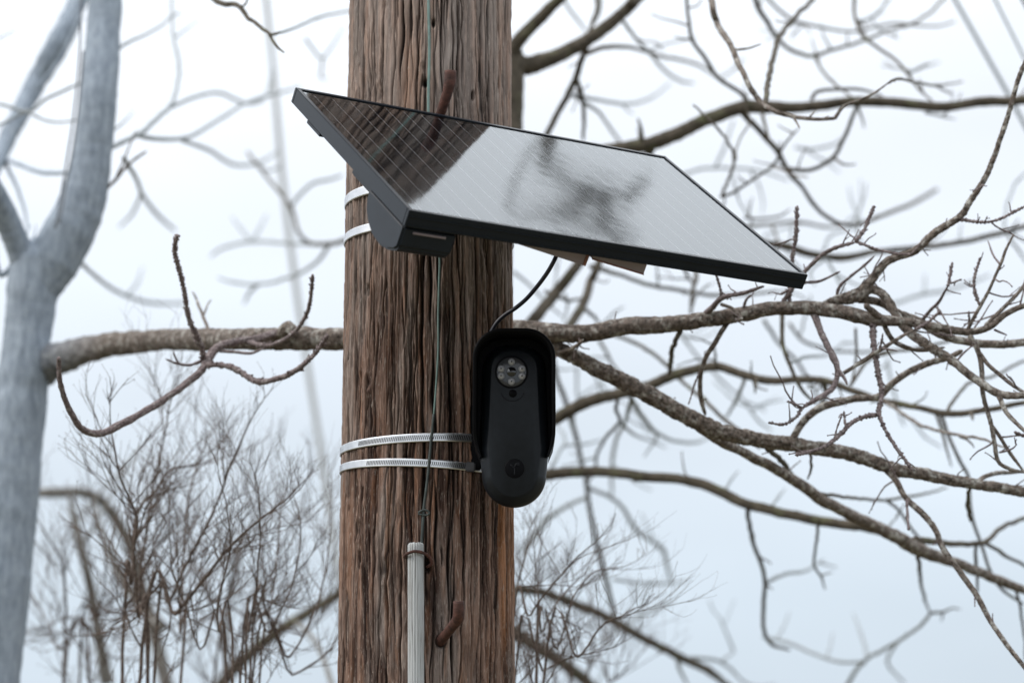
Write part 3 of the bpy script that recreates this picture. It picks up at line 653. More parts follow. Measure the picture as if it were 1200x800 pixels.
# ------------------------------------------------------------------ trees
class Tree:
    def __init__(s, name, loc, label, mat, cat='tree', group=None):
        s.e = empty(name, loc, label, cat, group); s.mat = mat; s.c = []     # s.c: centreline points (px, py, depth)
    @staticmethod
    def dq(d): return d if d is None or d >= 6 or d < 4.2 else (4.2+(d-4.2)*.5 if d < 5.3 else 4.75+(d-5.3)*1.786)
    def br(s, name, pts, d0=None, d1=None, mat=None, r=None, bud=False, sides=None, rough=0.12, attach=True, parent=None, knob=0.06, wob=0.0028):
        """pts: (px, py[, r[, d]]) in photograph pixels; r = (start, end) radius in px"""
        n_ = len(pts); pts = [list(p) for p in pts]; d0 = s.dq(d0); d1 = s.dq(d1)
        for p in pts:
            if len(p) > 3: p[3] = s.dq(p[3])
        if r:
            for i, p in enumerate(pts):
                if len(p) < 3: p.append((r[0]+(r[1]-r[0])*i/(n_-1))*(0.7 if i == n_-1 and not bud and name != 'limb' else 1))
        if attach and s.c:
            best = min(s.c, key=lambda q: (q[0]-pts[0][0])**2+(q[1]-pts[0][1])**2)
            if (best[0]-pts[0][0])**2+(best[1]-pts[0][1])**2 < 14**2: d0 = best[2]
        if d0 is None: d0 = pts[0][3]
        if d1 is None: d1 = d0
        Ls = [0]
        for i in range(1, n_): Ls.append(Ls[-1]+math.hypot(pts[i][0]-pts[i-1][0], pts[i][1]-pts[i-1][1]))
        P3 = []
        for i, p in enumerate(pts):
            d = p[3] if len(p) > 3 else d0+(d1-d0)*Ls[i]/Ls[-1]
            P3.append((P(p[0], p[1], d), p[2]*d/FPX*(0.78 if d > 6.9 and p[2] < 4.5 else 0.9 if d > 5.5 and p[2] < 4.5 else 1)))
            s.c.append((p[0], p[1], d))
            if i:
                for k in (1, 2, 3):
                    f = k/4; s.c.append((pts[i-1][0]*(1-f)+p[0]*f, pts[i-1][1]*(1-f)+p[1]*f, dprev*(1-f)+d*f))
            dprev = d
        rm = max(p[2] for p in pts); px = d0/FPX
        fine = rm >= 6.5 and max(d0, d1) < 5.6 and rm < 20
        sides = 34 if fine else (sides or (8 if rm < 4 else 14 if rm < 12 else 56))
        st_ = (lambda r_: 1.6*px) if bud else (lambda r_: 1.7*px) if fine else (lambda r_: max(r_*(0.9 if rm < 12 else .18), 3*px if rm < 20 else 2.2*px))
        sd = len(s.c)*.137
        V, F, c = tube(P3, sides, rough, st_, knob=(0.7 if bud else knob if rm < 7 else 0), seed=sd, wob=wob, taper_tip=True, fine=fine)
        if bud:
            L_ = len(c); k = 3; side = 1
            while k < L_-1:
                q = Vector(c[k][:3]); t_ = (Vector(c[min(k+1, L_-1)][:3])-Vector(c[k-1][:3])).normalized(); o_ = t_.orthogonal().normalized()
                ang = random.uniform(0, 2*PI); sdv = o_*math.cos(ang)+t_.cross(o_)*math.sin(ang)
                rb = c[k][3]; b0 = q+sdv*rb*.5; tip = b0+sdv*rb*1.5+t_*rb*1.5
                a1 = t_.cross(sdv).normalized(); n0 = len(V)
                for (cen, rr_) in ((b0, rb*.85), (b0*.55+tip*.45, rb*.7)):
                    for j in range(6):
                        V.append(cen+(t_*math.cos(j*PI/3)+a1*math.sin(j*PI/3))*rr_)
                V.append(tip)
                for j in range(6):
                    F.append((n0+j, n0+(j+1) % 6, n0+6+(j+1) % 6, n0+6+j)); F.append((n0+6+j, n0+6+(j+1) % 6, n0+12))
                k += random.choice((2, 3, 3, 4)) if bud == 2 else random.choice((5, 7, 8, 11))
        return mesh(name, V, F, mat or s.mat, parent or s.e)

MB_, MF, MP, MG = MAT['bark_brown'], MAT['bark_far'], MAT['bark_veiled'], MAT['bark_hazefar']; MT = MAT['twig_purple']
A = Tree('forked_tree', tuple(P(-30, 938, 6.0))[:2]+(0,), 'big forked tree at the left edge, painted haze-pale, whose long limb passes behind the pole', MP)
A.br('trunk', [(-60, 1640, 62, 6), (-45, 1250, 50, 6), (-20, 820, 42, 6), (2, 650, 37, 6), (15, 540, 34, 6), (27, 440, 30, 6), (33, 385, 28, 6), (38, 340, 31, 6), (42, 305, 30, 6), (42, 285, 16, 6)], rough=.05, wob=0)
A.br('limb', [(42, 350, 22, 6), (60, 310, 32, 6), (80, 275, 31, 6), (97, 235, 27.5, 6), (108, 180, 24, 6), (116, 110, 22, 6), (121, 40, 21, 6.05), (124, -40, 20, 6.1), (122, -200, 17, 6.3), (118, -420, 12, 6.6)], rough=.045, wob=0, attach=False)
A.br('limb', [(38, 335, 17, 6), (22, 290, 15.5, 5.98), (4, 248, 14.5, 5.95), (-18, 205, 13, 5.9), (-50, 150, 12, 5.8), (-110, 40, 10, 5.8)], rough=.05, wob=0, attach=False)
A.br('limb', [(-60, 300, 12, 6.6), (-25, 230, 11, 7), (0, 180, 10.5, 7.3), (20, 140, 11, 7.4), (42, 98, 12.5, 7.5), (66, 52, 12, 7.5), (90, 5, 11.5, 7.6), (130, -70, 10, 7.8)], attach=False)
A.br('branch', [(95, 20), (84, 45), (72, 68), (58, 88), (45, 105)], 7.4, 7.4, r=(4, 4), attach=False)
A.br('branch', [(66, 265), (52, 276), (40, 285), (30, 293)], 6, 6, r=(4.5, 5.5), attach=False)
A.br('twig', [(29, 292), (30, 277), (36, 264)], 6, 6.2, r=(2, 1)); A.br('twig', [(30, 290), (40, 276), (42, 262)], 6, 6.2, r=(1.6, .8))
A.br('branch', [(4, 188), (16, 190), (38, 199), (58, 203), (85, 202)], 7.3, 6.6, r=(3.5, 3)); A.br('branch', [(5, 190), (18, 215), (27, 240), (33, 268)], 7.3, 7, r=(3.4, 2))
A.br('branch', [(-8, 290), (-2, 320), (8, 318), (20, 300)], 6, 6, r=(5, 3), attach=False)
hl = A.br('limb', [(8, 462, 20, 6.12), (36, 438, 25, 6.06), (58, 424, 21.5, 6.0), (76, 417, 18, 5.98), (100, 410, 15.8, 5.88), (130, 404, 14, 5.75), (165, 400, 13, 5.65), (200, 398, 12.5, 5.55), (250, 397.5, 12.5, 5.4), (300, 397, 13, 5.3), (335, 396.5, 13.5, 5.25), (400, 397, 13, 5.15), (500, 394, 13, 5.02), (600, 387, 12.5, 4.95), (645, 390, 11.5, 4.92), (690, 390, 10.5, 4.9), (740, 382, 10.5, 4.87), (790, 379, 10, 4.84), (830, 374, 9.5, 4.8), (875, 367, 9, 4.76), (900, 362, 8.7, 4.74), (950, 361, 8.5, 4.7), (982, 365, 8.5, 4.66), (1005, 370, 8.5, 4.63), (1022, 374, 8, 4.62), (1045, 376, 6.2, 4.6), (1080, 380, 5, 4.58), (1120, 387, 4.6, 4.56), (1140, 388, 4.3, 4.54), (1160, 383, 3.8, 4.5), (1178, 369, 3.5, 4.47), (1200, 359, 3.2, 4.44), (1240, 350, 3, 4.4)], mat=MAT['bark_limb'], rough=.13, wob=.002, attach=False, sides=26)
# pale forks on the right and the knob they spring from
A.br('limb', [(962, 359, 4), (978, 353, 6), (995, 349, 8), (1008, 344, 9), (1014, 337, 8), (1022, 326, 5.2), (1040, 307, 4.8), (1070, 294, 4.8), (1100, 270, 4.6), (1125, 254, 4.2), (1138, 234, 3.8), (1157, 202, 3.5), (1175, 155, 3.2), (1197, 85, 2.8), (1225, 20, 2)], 4.7, 4.3, mat=MB_, rough=.16)
A.br('limb', [(1006, 345, 6), (1022, 340, 5.2), (1038, 349, 5.2), (1054, 375, 5.6), (1073, 395, 5.8), (1090, 407, 5.5), (1112, 420, 5.2), (1137, 440, 4.8), (1170, 461, 4.4), (1200, 463, 3.8), (1240, 462, 3)], 4.66, 4.45, mat=MB_, rough=.16)
A.br('limb', [(1008, 350, 5), (1030, 354, 5), (1052, 366, 5), (1078, 378, 5.5), (1105, 392, 5), (1140, 402, 5), (1170, 403, 5), (1200, 401, 4.5), (1250, 398, 4)], 4.72, 5.0, mat=MB_, rough=.16)
A.br('branch', [(1035, 375, 4), (1024, 366, 4.6), (1013, 357, 3.5)], 4.62, 4.55, mat=MB_, rough=.2)
# second limb diagonally down to the right
A.br('limb', [(615, 390, 9), (640, 402, 8.5), (662, 413, 9), (712, 437, 10), (762, 463, 10.5), (805, 488, 10.5), (850, 507, 9.5), (900, 517, 9), (950, 523, 8.5), (1000, 532, 8.5), (1040, 547, 8), (1075, 555, 7.5), (1137, 567, 6.5), (1200, 576, 6), (1280, 588, 5)], 4.95, 5.1, mat=MB_, rough=.12, sides=20)
A.br('branch', [(648, 414, 3), (665, 411, 2.6), (678, 404, 2.4), (684, 398, 2.2)], 4.95, 4.85, mat=MB_, rough=.15)
A.br('limb', [(820, 500, 6), (850, 520, 6), (887, 538, 6), (925, 558, 6.5), (962, 585, 7), (987, 597, 6.5), (1025, 617, 7), (1060, 634, 8.5), (1080, 645, 8), (1110, 656, 6.2), (1150, 671, 5.6), (1200, 690, 5), (1260, 712, 4)], 5.0, 5.9, mat=MB_, rough=.1, sides=18)
A.br('branch', [(900, 526), (918, 542), (930, 560)], 5.1, 5.5, mat=MF, r=(3, 3.4))
A.br('branch', [(1072, 632), (1095, 634), (1120, 637), (1143, 637), (1157, 633), (1175, 617), (1200, 607), (1230, 600)], 5.8, 6.2, mat=MF, r=(4, 2.5))
A.br('branch', [(1155, 636), (1175, 648), (1200, 662), (1230, 676)], 5.9, 6.2, mat=MF, r=(2.8, 2))
A.br('branch', [(1143, 638), (1144, 665), (1146, 695)], 5.9, 5.9, mat=MF, r=(2.4, 2))
A.br('branch', [(1190, 687), (1195, 710), (1200, 740), (1202, 775)], 5.9, 6.1, mat=MF, r=(2, 1.5))
A.br('branch', [(1097, 484), (1107, 517), (1115, 547)], 6, 6, mat=MF, r=(2.5, 1.5), attach=False)
A.br('branch', [(1103, 486), (1112, 510), (1125, 540), (1135, 562), (1138, 600), (1147, 630), (1160, 667), (1175, 690), (1200, 708)], 5.9, 6, mat=MF, r=(2.5, 2), attach=False)
A.br('branch', [(1076, 650), (1079, 680), (1083, 700), (1090, 717)], 5.9, 7, mat=MF, r=(2.4, 1.8))
A.br('branch', [(1090, 717), (1105, 716), (1115, 712), (1127, 714)], 7, 7, mat=MF, r=(2.4, 1)); A.br('twig', [(1105, 716), (1103, 728)], 7, 7, mat=MF, r=(2, 1))
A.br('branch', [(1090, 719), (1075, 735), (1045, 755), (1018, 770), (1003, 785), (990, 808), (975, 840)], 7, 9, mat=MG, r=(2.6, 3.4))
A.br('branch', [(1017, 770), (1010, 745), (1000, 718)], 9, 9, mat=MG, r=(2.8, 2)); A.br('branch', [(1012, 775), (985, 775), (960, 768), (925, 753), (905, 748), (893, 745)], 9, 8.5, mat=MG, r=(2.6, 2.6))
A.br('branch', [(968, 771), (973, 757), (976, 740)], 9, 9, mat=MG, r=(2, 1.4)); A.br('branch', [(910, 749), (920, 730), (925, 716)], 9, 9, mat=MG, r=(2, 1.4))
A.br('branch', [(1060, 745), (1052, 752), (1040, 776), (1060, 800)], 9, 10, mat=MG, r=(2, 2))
A.br('branch', [(960, 608), (956, 640), (954, 663), (962, 675), (967, 690)], 5.8, 6.4, mat=MF, r=(2, 1.4)); A.br('twig', [(962, 674), (976, 670)], 6.4, 6.6, mat=MF, r=(1.3, .8))
A.br('branch', [(947, 522), (951, 545), (947, 562)], 5.1, 5.4, mat=MF, r=(1.8, 1.5))
A.br('branch', [(940, 572), (962, 578), (1000, 583), (1035, 586), (1060, 582), (1085, 578), (1110, 571)], 5.5, 6.5, mat=MF, r=(2.4, 1.6))
A.br('branch', [(1040, 586), (1055, 600), (1070, 622), (1085, 637)], 6, 6, mat=MF, r=(2, 1.8))
A.br('branch', [(1037, 548, 4), (1050, 562, 3.8), (1060, 580, 3.6), (1080, 600, 3.6), (1097, 622, 3.5), (1107, 645, 3.4), (1125, 670, 3.4), (1145, 697, 3.3), (1160, 725, 3), (1180, 755, 2.8), (1200, 780, 2.6), (1230, 815, 2)], 5.05, 4.6, mat=MB_, rough=.15)
A.br('twig', [(1063, 585), (1063, 600), (1064, 620)], 4.9, 4.8, mat=MT, r=(1.6, 1.5), bud=1)
A.br('branch', [(1143, 570), (1152, 560), (1175, 553), (1200, 552)], 5.2, 5.3, mat=MB_, r=(3.2, 2.4))
A.br('branch', [(1138, 567), (1133, 590), (1137, 610)], 5.2, 5.6, mat=MF, r=(2, 2))
# the L6 pair of arcs
A.br('branch', [(927, 518, 4.5), (940, 495, 4.5), (962, 477, 4.6), (1000, 468, 4.4), (1028, 465, 4), (1042, 452, 4), (1062, 438, 4), (1085, 426, 4), (1110, 419, 3.6), (1128, 410, 3)], 5.05, 4.9, mat=MB_, rough=.12)
# twigs hanging and standing on the main limb, right side
A.br('branch', [(953, 366), (962, 388), (973, 410), (981, 427), (980, 442), (973, 457), (951, 471), (940, 478)], 4.7, 4.45, mat=MT, r=(4.2, 2.6), rough=.2)
A.br('twig', [(940, 478), (933, 489), (918, 497), (900, 495)], 4.45, 4.4, mat=MT, r=(2.2, 1.5), bud=1); A.br('twig', [(940, 478), (932, 474), (922, 470)], 4.45, 4.4, mat=MT, r=(1.6, 1.2), bud=1)
A.br('twig', [(981, 430), (988, 440), (993, 450)], 4.5, 4.5, mat=MT, r=(2.6, 1.8))
A.br('branch', [(988, 437), (1010, 423), (1030, 410), (1050, 398), (1072, 386)], 4.5, 4.52, mat=MB_, r=(2.6, 2.2), rough=.2); A.br('twig', [(1072, 386), (1088, 377), (1103, 365)], 4.5, 4.5, mat=MT, r=(2.2, 1.4), bud=1)
A.br('twig', [(1031, 409), (1033, 399), (1034, 390)], 4.5, 4.5, mat=MT, r=(1.6, 1.1), bud=1); A.br('twig', [(1031, 408), (1042, 409), (1052, 411)], 4.5, 4.45, mat=MT, r=(1.3, .9))
A.br('branch', [(1023, 376), (1024, 400), (1028, 432), (1033, 455), (1032, 470), (1030, 484), (1039, 506), (1050, 524), (1061, 539), (1070, 552)], 4.6, 4.35, mat=MT, r=(3.6, 1.8), bud=1)
A.br('twig', [(1031, 486), (1015, 488), (1000, 494), (988, 505), (976, 516), (962, 524), (946, 530), (932, 533)], 4.45, 4.25, mat=MT, r=(2.8, 1.8), bud=1)
A.br('twig', [(991, 501), (990, 492), (989, 482)], 4.4, 4.4, mat=MT, r=(1.6, 1.2), bud=1); A.br('twig', [(978, 513), (981, 500), (986, 485)], 4.35, 4.35, mat=MT, r=(1.2, .9), bud=1)
A.br('branch', [(1035, 376), (1041, 390), (1050, 402), (1066, 409), (1082, 410), (1107, 407)], 4.6, 4.7, mat=MB_, r=(3.2, 2.2))
A.br('twig', [(1078, 377), (1090, 364), (1101, 353), (1111, 335)], 4.6, 4.55, mat=MT, r=(2.2, 1.8)); A.br('twig', [(1111, 335), (1113, 322), (1115, 307)], 4.55, 4.55, mat=MT, r=(1.8, 1.7), bud=2); A.br('twig', [(1112, 333), (1120, 330), (1127, 327)], 4.55, 4.55, mat=MT, r=(1.3, 1), bud=1)
A.br('branch', [(1133, 388), (1142, 370), (1152, 352), (1163, 333), (1172, 312), (1178, 293), (1189, 274)], 4.55, 4.4, mat=MB_, r=(2.4, 1.6)); A.br('twig', [(1148, 357), (1142, 340), (1142, 322), (1148, 301)], 4.5, 4.5, mat=MT, r=(2, 1.6), bud=2); A.br('twig', [(1136, 377), (1135, 364)], 4.5, 4.5, mat=MT, r=(1.6, 1.4), bud=1); A.br('twig', [(1172, 310), (1162, 294), (1158, 281)], 4.5, 4.6, mat=MT, r=(1.4, 1))
A.br('branch', [(1155, 382), (1170, 367), (1188, 348), (1200, 332), (1215, 310)], 4.5, 4.5, mat=MB_, r=(2.6, 2)); A.br('twig', [(1165, 386), (1174, 390), (1181, 393)], 4.5, 4.5, mat=MT, r=(1.5, 1))
A.br('branch', [(1137, 392), (1146, 410), (1151, 437), (1152, 462), (1160, 492), (1165, 517), (1169, 541), (1183, 549), (1203, 553)], 4.55, 4.6, mat=MB_, r=(3.4, 2.2))
A.br('branch', [(1160, 495), (1172, 512), (1185, 532), (1203, 556)], 4.6, 4.6, mat=MB_, r=(2.4, 2)); A.br('branch', [(1148, 413), (1158, 427), (1172, 440), (1187, 452), (1203, 462)], 4.6, 4.5, mat=MB_, r=(2.6, 2.4))
A.br('branch', [(1170, 462), (1178, 480), (1190, 493), (1205, 508)], 4.5, 4.4, mat=MB_, r=(3.2, 2.4)); A.br('twig', [(1205, 512), (1197, 509), (1188, 506)], 4.5, 4.5, mat=MT, r=(2, 1.6), bud=1, attach=False)
A.br('twig', [(1172, 530), (1183, 527), (1191, 521)], 4.5, 4.4, mat=MT, r=(1.3, 1)); A.br('twig', [(1120, 425), (1132, 412), (1145, 400)], 4.6, 4.5, mat=MT, r=(1.3, 1))
A.br('twig', [(1125, 257), (1150, 261), (1170, 257), (1200, 242), (1225, 230)], 4.5, 4.4, mat=MT, r=(2.2, 1.6), bud=1); A.br('twig', [(1150, 217), (1158, 218)], 4.4, 4.4, mat=MT, r=(1.2, .8))
A.br('branch', [(915, 358), (928, 340), (944, 317), (962, 300), (982, 289), (1003, 283)], 4.73, 4.5, mat=MT, r=(2.8, 2.4), rough=.25, knob=.3); A.br('twig', [(1003, 283), (1012, 271), (1018, 256), (1024, 241)], 4.5, 4.5, mat=MT, r=(2.4, 2.2), bud=2)
A.br('twig', [(1003, 284), (1015, 288), (1030, 293), (1050, 297), (1068, 297)], 4.5, 4.45, mat=MT, r=(1.8, 1.5), bud=1)
A.br('twig', [(924, 358), (925, 330), (929, 298), (933, 275), (934, 242)], 4.73, 4.6, mat=MT, r=(2.6, 2.3), bud=2)
A.br('twig', [(980, 352), (984, 336), (998, 322), (1012, 311), (1025, 299)], 4.68, 4.6, mat=MT, r=(2, 1.6), knob=.3)
A.br('twig', [(915, 345), (940, 332), (962, 330), (986, 318)], 4.73, 4.6, mat=MT, r=(2, 1.6), knob=.3)
A.br('branch', [(826, 368), (838, 356), (848, 348), (870, 343), (895, 336)], 4.78, 4.4, mat=MT, r=(4, 2), rough=.25); A.br('twig', [(845, 350), (844, 338), (840, 322), (838, 310)], 4.7, 4.6, mat=MT, r=(1.8, 1.5), bud=1)
A.br('twig', [(845, 357), (858, 362), (866, 369), (869, 374), (861, 374)], 4.7, 4.55, mat=MB_, r=(2.2, 1.4)); A.br('twig', [(852, 350), (857, 342)], 4.6, 4.6, mat=MT, r=(1.2, .7)); A.br('twig', [(872, 361), (876, 350), (882, 345)], 4.7, 4.65, mat=MT, r=(2, 1.2), knob=.4)
A.br('branch', [(853, 378), (840, 400), (828, 417), (821, 440), (820, 465), (827, 487)], 4.78, 5, mat=MB_, r=(3, 2.8)); A.br('twig', [(821, 433), (814, 450), (806, 474)], 4.9, 4.9, mat=MT, r=(1.3, .9), bud=1)
A.br('branch', [(797, 388), (788, 407), (786, 425), (784, 438)], 4.85, 5.6, mat=MF, r=(3, 2.8))
# twigs on the left of the pole
ft = A.br('branch', [(340, 386, 7), (325, 391, 5.5), (303, 397, 5), (283, 400, 5), (263, 404, 5), (250, 412, 5), (241, 424, 5), (230, 440, 4.4), (200, 462, 4.4), (167, 483, 4.4), (140, 498, 4.4), (117, 508, 4.3), (97, 502, 4), (84, 487, 3.6), (77, 470, 3.4), (70, 447, 3), (69, 418, 2.5)], 5.2, 4.35, mat=MT, rough=.16, knob=.12)
A.br('branch', [(318, 398, 5), (330, 390, 7), (338, 383, 8), (344, 388, 5)], 5.15, 5.1, mat=MB_, rough=.2)
A.br('twig', [(239, 423), (231, 395), (223, 376), (217, 347), (209, 310), (205, 290), (208, 274)], 4.85, 4.6, mat=MT, r=(3.4, 2.8), bud=1)
A.br('twig', [(240, 427), (263, 428), (283, 437), (303, 447), (330, 442), (353, 430)], 4.85, 4.6, mat=MT, r=(3.2, 3.2), bud=1); A.br('twig', [(353, 430), (370, 413), (385, 392)], 4.6, 4.5, mat=MT, r=(3, 2.5), bud=2)
A.br('twig', [(288, 401), (305, 404), (322, 403), (338, 396), (353, 379), (362, 358), (366, 322)], 5.0, 4.7, mat=MT, r=(2.8, 2.2), bud=1)
A.br('twig', [(236, 422), (222, 427), (208, 426), (194, 421)], 4.85, 4.9, mat=MT, r=(2, 1.4), knob=.4); A.br('twig', [(209, 426), (205, 418), (203, 411)], 4.9, 4.9, mat=MT, r=(1.4, 1)); A.br('twig', [(258, 411), (275, 412), (295, 414), (310, 408)], 5, 5, mat=MT, r=(2, 1.6))
A.br('twig', [(245, 388), (238, 370), (232, 355), (225, 342)], 5.45, 5.5, mat=MB_, r=(2.2, 1.4)); A.br('twig', [(238, 371), (242, 360), (247, 351)], 5.5, 5.5, mat=MB_, r=(1.4, 1))
A.br('twig', [(121, 224), (135, 211), (147, 196), (172, 177)], 6, 6, mat=MB_, r=(2.4, 2)); A.br('twig', [(137, 206), (145, 188), (152, 170), (161, 152)], 6, 6, mat=MB_, r=(1.6, 1))
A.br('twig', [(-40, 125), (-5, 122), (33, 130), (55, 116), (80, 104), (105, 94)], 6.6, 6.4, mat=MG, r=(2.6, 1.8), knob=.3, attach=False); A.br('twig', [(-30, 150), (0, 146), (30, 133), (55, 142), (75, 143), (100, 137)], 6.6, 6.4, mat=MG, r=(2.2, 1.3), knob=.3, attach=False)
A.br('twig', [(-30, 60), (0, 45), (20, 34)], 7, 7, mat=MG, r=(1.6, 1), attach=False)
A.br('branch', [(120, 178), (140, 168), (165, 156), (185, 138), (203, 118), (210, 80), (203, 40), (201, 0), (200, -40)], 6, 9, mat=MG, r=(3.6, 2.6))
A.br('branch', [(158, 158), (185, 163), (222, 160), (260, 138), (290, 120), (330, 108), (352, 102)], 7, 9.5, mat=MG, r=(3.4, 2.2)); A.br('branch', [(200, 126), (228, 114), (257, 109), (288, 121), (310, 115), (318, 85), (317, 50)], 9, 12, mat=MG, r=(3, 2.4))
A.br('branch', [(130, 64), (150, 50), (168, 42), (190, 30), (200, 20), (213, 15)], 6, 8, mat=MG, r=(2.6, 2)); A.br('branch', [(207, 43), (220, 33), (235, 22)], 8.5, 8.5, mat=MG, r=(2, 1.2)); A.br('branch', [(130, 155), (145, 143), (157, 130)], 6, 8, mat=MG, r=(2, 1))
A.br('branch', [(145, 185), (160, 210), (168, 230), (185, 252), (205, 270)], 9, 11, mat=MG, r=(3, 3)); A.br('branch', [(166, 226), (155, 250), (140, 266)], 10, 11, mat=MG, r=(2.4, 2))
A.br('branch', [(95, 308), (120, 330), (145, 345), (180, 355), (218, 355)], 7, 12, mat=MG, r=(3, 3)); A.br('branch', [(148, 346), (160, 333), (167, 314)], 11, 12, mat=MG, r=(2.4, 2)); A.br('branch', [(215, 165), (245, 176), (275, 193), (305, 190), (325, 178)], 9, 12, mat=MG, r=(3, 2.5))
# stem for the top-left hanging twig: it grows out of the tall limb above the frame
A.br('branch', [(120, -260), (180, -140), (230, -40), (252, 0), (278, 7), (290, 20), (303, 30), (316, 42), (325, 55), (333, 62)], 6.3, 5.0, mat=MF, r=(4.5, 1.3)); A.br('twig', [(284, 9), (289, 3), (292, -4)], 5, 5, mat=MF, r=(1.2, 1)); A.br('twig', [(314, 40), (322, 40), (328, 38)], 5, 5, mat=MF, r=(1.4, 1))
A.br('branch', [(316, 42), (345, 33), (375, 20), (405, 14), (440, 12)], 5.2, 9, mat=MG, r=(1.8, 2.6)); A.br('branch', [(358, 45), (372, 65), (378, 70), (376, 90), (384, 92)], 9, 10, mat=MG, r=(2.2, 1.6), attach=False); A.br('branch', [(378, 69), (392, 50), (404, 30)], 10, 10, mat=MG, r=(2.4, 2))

B = Tree('brown_tree', tuple(P(560, 938, 6.3))[:2]+(0,), 'brown tree standing behind the pole with limbs spreading above and below the panel', MF)
B.br('trunk', [(565, 1600, 62, 6.3), (560, 1100, 52, 6.3), (556, 750, 44, 6.3), (556, 500, 40, 6.3), (565, 300, 36, 6.3), (580, 180, 31, 6.3), (588, 110, 27, 6.3), (594, 75, 22, 6.3), (600, 55, 14, 6.3)], rough=.05, wob=0, mat=MF)
B.br('limb', [(585, 95, 20), (603, 78, 14), (625, 76, 11), (652, 66, 9), (690, 46, 8), (715, 28, 7.5), (740, 6, 7), (775, -30, 6), (830, -90, 5)], 6.3, 6.5, mat=MF); B.br('limb', [(590, 80, 14), (605, 52, 8.5), (622, 33, 7.5), (640, 14, 7), (662, -8, 6.5), (700, -60, 5)], 6.3, 6.1, mat=MF)
B.br('limb', [(578, 235, 14), (640, 200, 10), (700, 180, 9), (745, 172, 8.8), (766, 168, 8.8), (802, 153, 8.2), (827, 141, 8), (865, 128, 8), (890, 125, 8), (920, 126, 6.8), (950, 125, 6.4), (1000, 119, 6), (1050, 120, 6), (1100, 126, 6), (1150, 120, 5.8), (1200, 117, 5.8), (1280, 112, 5)], 6.3, 6.3, mat=MF, sides=14)
B.br('branch', [(752, 170), (752, 155), (748, 138)], 6.2, 6.2, r=(3.4, 2)); B.br('branch', [(688, 50), (680, 75), (672, 97), (655, 130), (643, 154), (630, 185)], 6.3, 6.6, r=(4, 4)); B.br('branch', [(676, 92), (682, 110), (684, 135), (683, 165)], 6.5, 6.7, r=(3, 2.6))
B.br('branch', [(688, 62), (715, 55), (745, 57), (775, 66), (805, 72), (825, 80), (843, 93)], 6.4, 9, mat=MF, r=(3.4, 2)); B.br('branch', [(725, 18), (745, 45), (762, 63), (780, 84), (798, 95), (813, 98)], 6.5, 9, mat=MG, r=(2.8, 2.4)); B.br('branch', [(672, 112), (700, 117), (735, 122), (762, 115), (785, 98)], 6.7, 10, mat=MG, r=(3, 2)); B.br('branch', [(655, -10), (672, 18), (688, 38)], 8, 8, mat=MG, r=(2.6, 2.6), attach=False)
B.br('branch', [(684, 120), (702, 132), (716, 152), (728, 170), (735, 185)], 7, 9, mat=MG, r=(2.8, 2)); B.br('branch', [(693, -20), (700, 5), (695, 25), (690, 40)], 6.8, 6.4, r=(3, 3), attach=False); B.br('branch', [(705, -10), (702, 15), (695, 30)], 7, 7, mat=MG, r=(2.5, 2.5), attach=False)
B.br('branch', [(803, -60), (805, 0), (807, 25), (811, 47), (825, 66), (840, 90), (865, 107), (878, 121)][::-1], 6.2, 6.0, r=(3.2, 2)); B.br('twig', [(811, 47), (802, 46), (790, 44)], 6, 6, r=(1.8, 1.1)); B.br('twig', [(806, 10), (818, 6), (824, -4)], 6, 6, r=(1.2, .8))
B.br('branch', [(830, -90, 4.5, 6.5), (832, -30, 4, 5.6), (834, 5, 3.8, 5.4), (840, 28, 3.7, 5.4), (853, 48, 3.6, 5.3), (864, 72, 3.5, 5.2), (876, 96, 3.4, 5.1), (890, 117, 3.2, 5.1), (905, 129, 3, 5.0), (925, 135, 2.6, 5.0), (950, 139, 2.4, 4.9), (981, 139, 2, 4.9)], mat=MB_, rough=.15)
B.br('branch', [(978, 138), (988, 125), (1005, 118), (1022, 110), (1041, 97)], 4.9, 4.9, mat=MB_, r=(2.2, 1.4)); B.br('twig', [(928, 136), (933, 144), (937, 151)], 4.9, 4.9, mat=MB_, r=(1.6, 1.2)); B.br('twig', [(862, 59), (878, 57), (893, 52)], 5.2, 5.2, mat=MB_, r=(1.6, 1)); B.br('twig', [(949, 138), (954, 133), (957, 130)], 4.9, 4.9, mat=MB_, r=(1.3, 1)); B.br('twig', [(966, 139), (972, 136)], 4.9, 4.9, mat=MB_, r=(1.3, 1))
B.br('branch', [(845, 231), (860, 190), (850, 162), (832, 142), (813, 123)], 6.4, 5.6, mat=MB_, r=(2.2, 1.6), attach=False); B.br('branch', [(862, 188), (864, 170), (875, 150), (885, 140)], 6, 6.2, r=(1.3, 1.3)); B.br('branch', [(845, 231), (862, 224), (880, 212), (905, 195), (915, 177), (925, 162), (936, 150)], 6.2, 6, r=(2.2, 1.4))
B.br('branch', [(905, 196), (920, 201), (935, 206), (948, 208)], 6, 6, mat=MB_, r=(1.6, 1.2)); B.br('branch', [(800, 205), (820, 198), (850, 197), (890, 200), (925, 212)], 9, 9, mat=MG, r=(2.6, 2), attach=False); B.br('branch', [(838, 196), (848, 175), (860, 140)], 9, 9, mat=MG, r=(2.4, 2))
B.br('branch', [(868, 130, 4), (876, 139, 4), (890, 153, 4), (910, 177, 3.8), (925, 202, 3.4), (938, 217, 3), (950, 235, 2.8), (964, 250, 2.7), (982, 261, 2.6), (1007, 262, 2.4), (1040, 250, 3, 8), (1070, 238, 3, 9), (1098, 222, 2.6, 10)], 6.3, 7); B.br('branch', [(892, 128), (896, 145), (902, 168)], 6.2, 6.2, r=(2.6, 2))
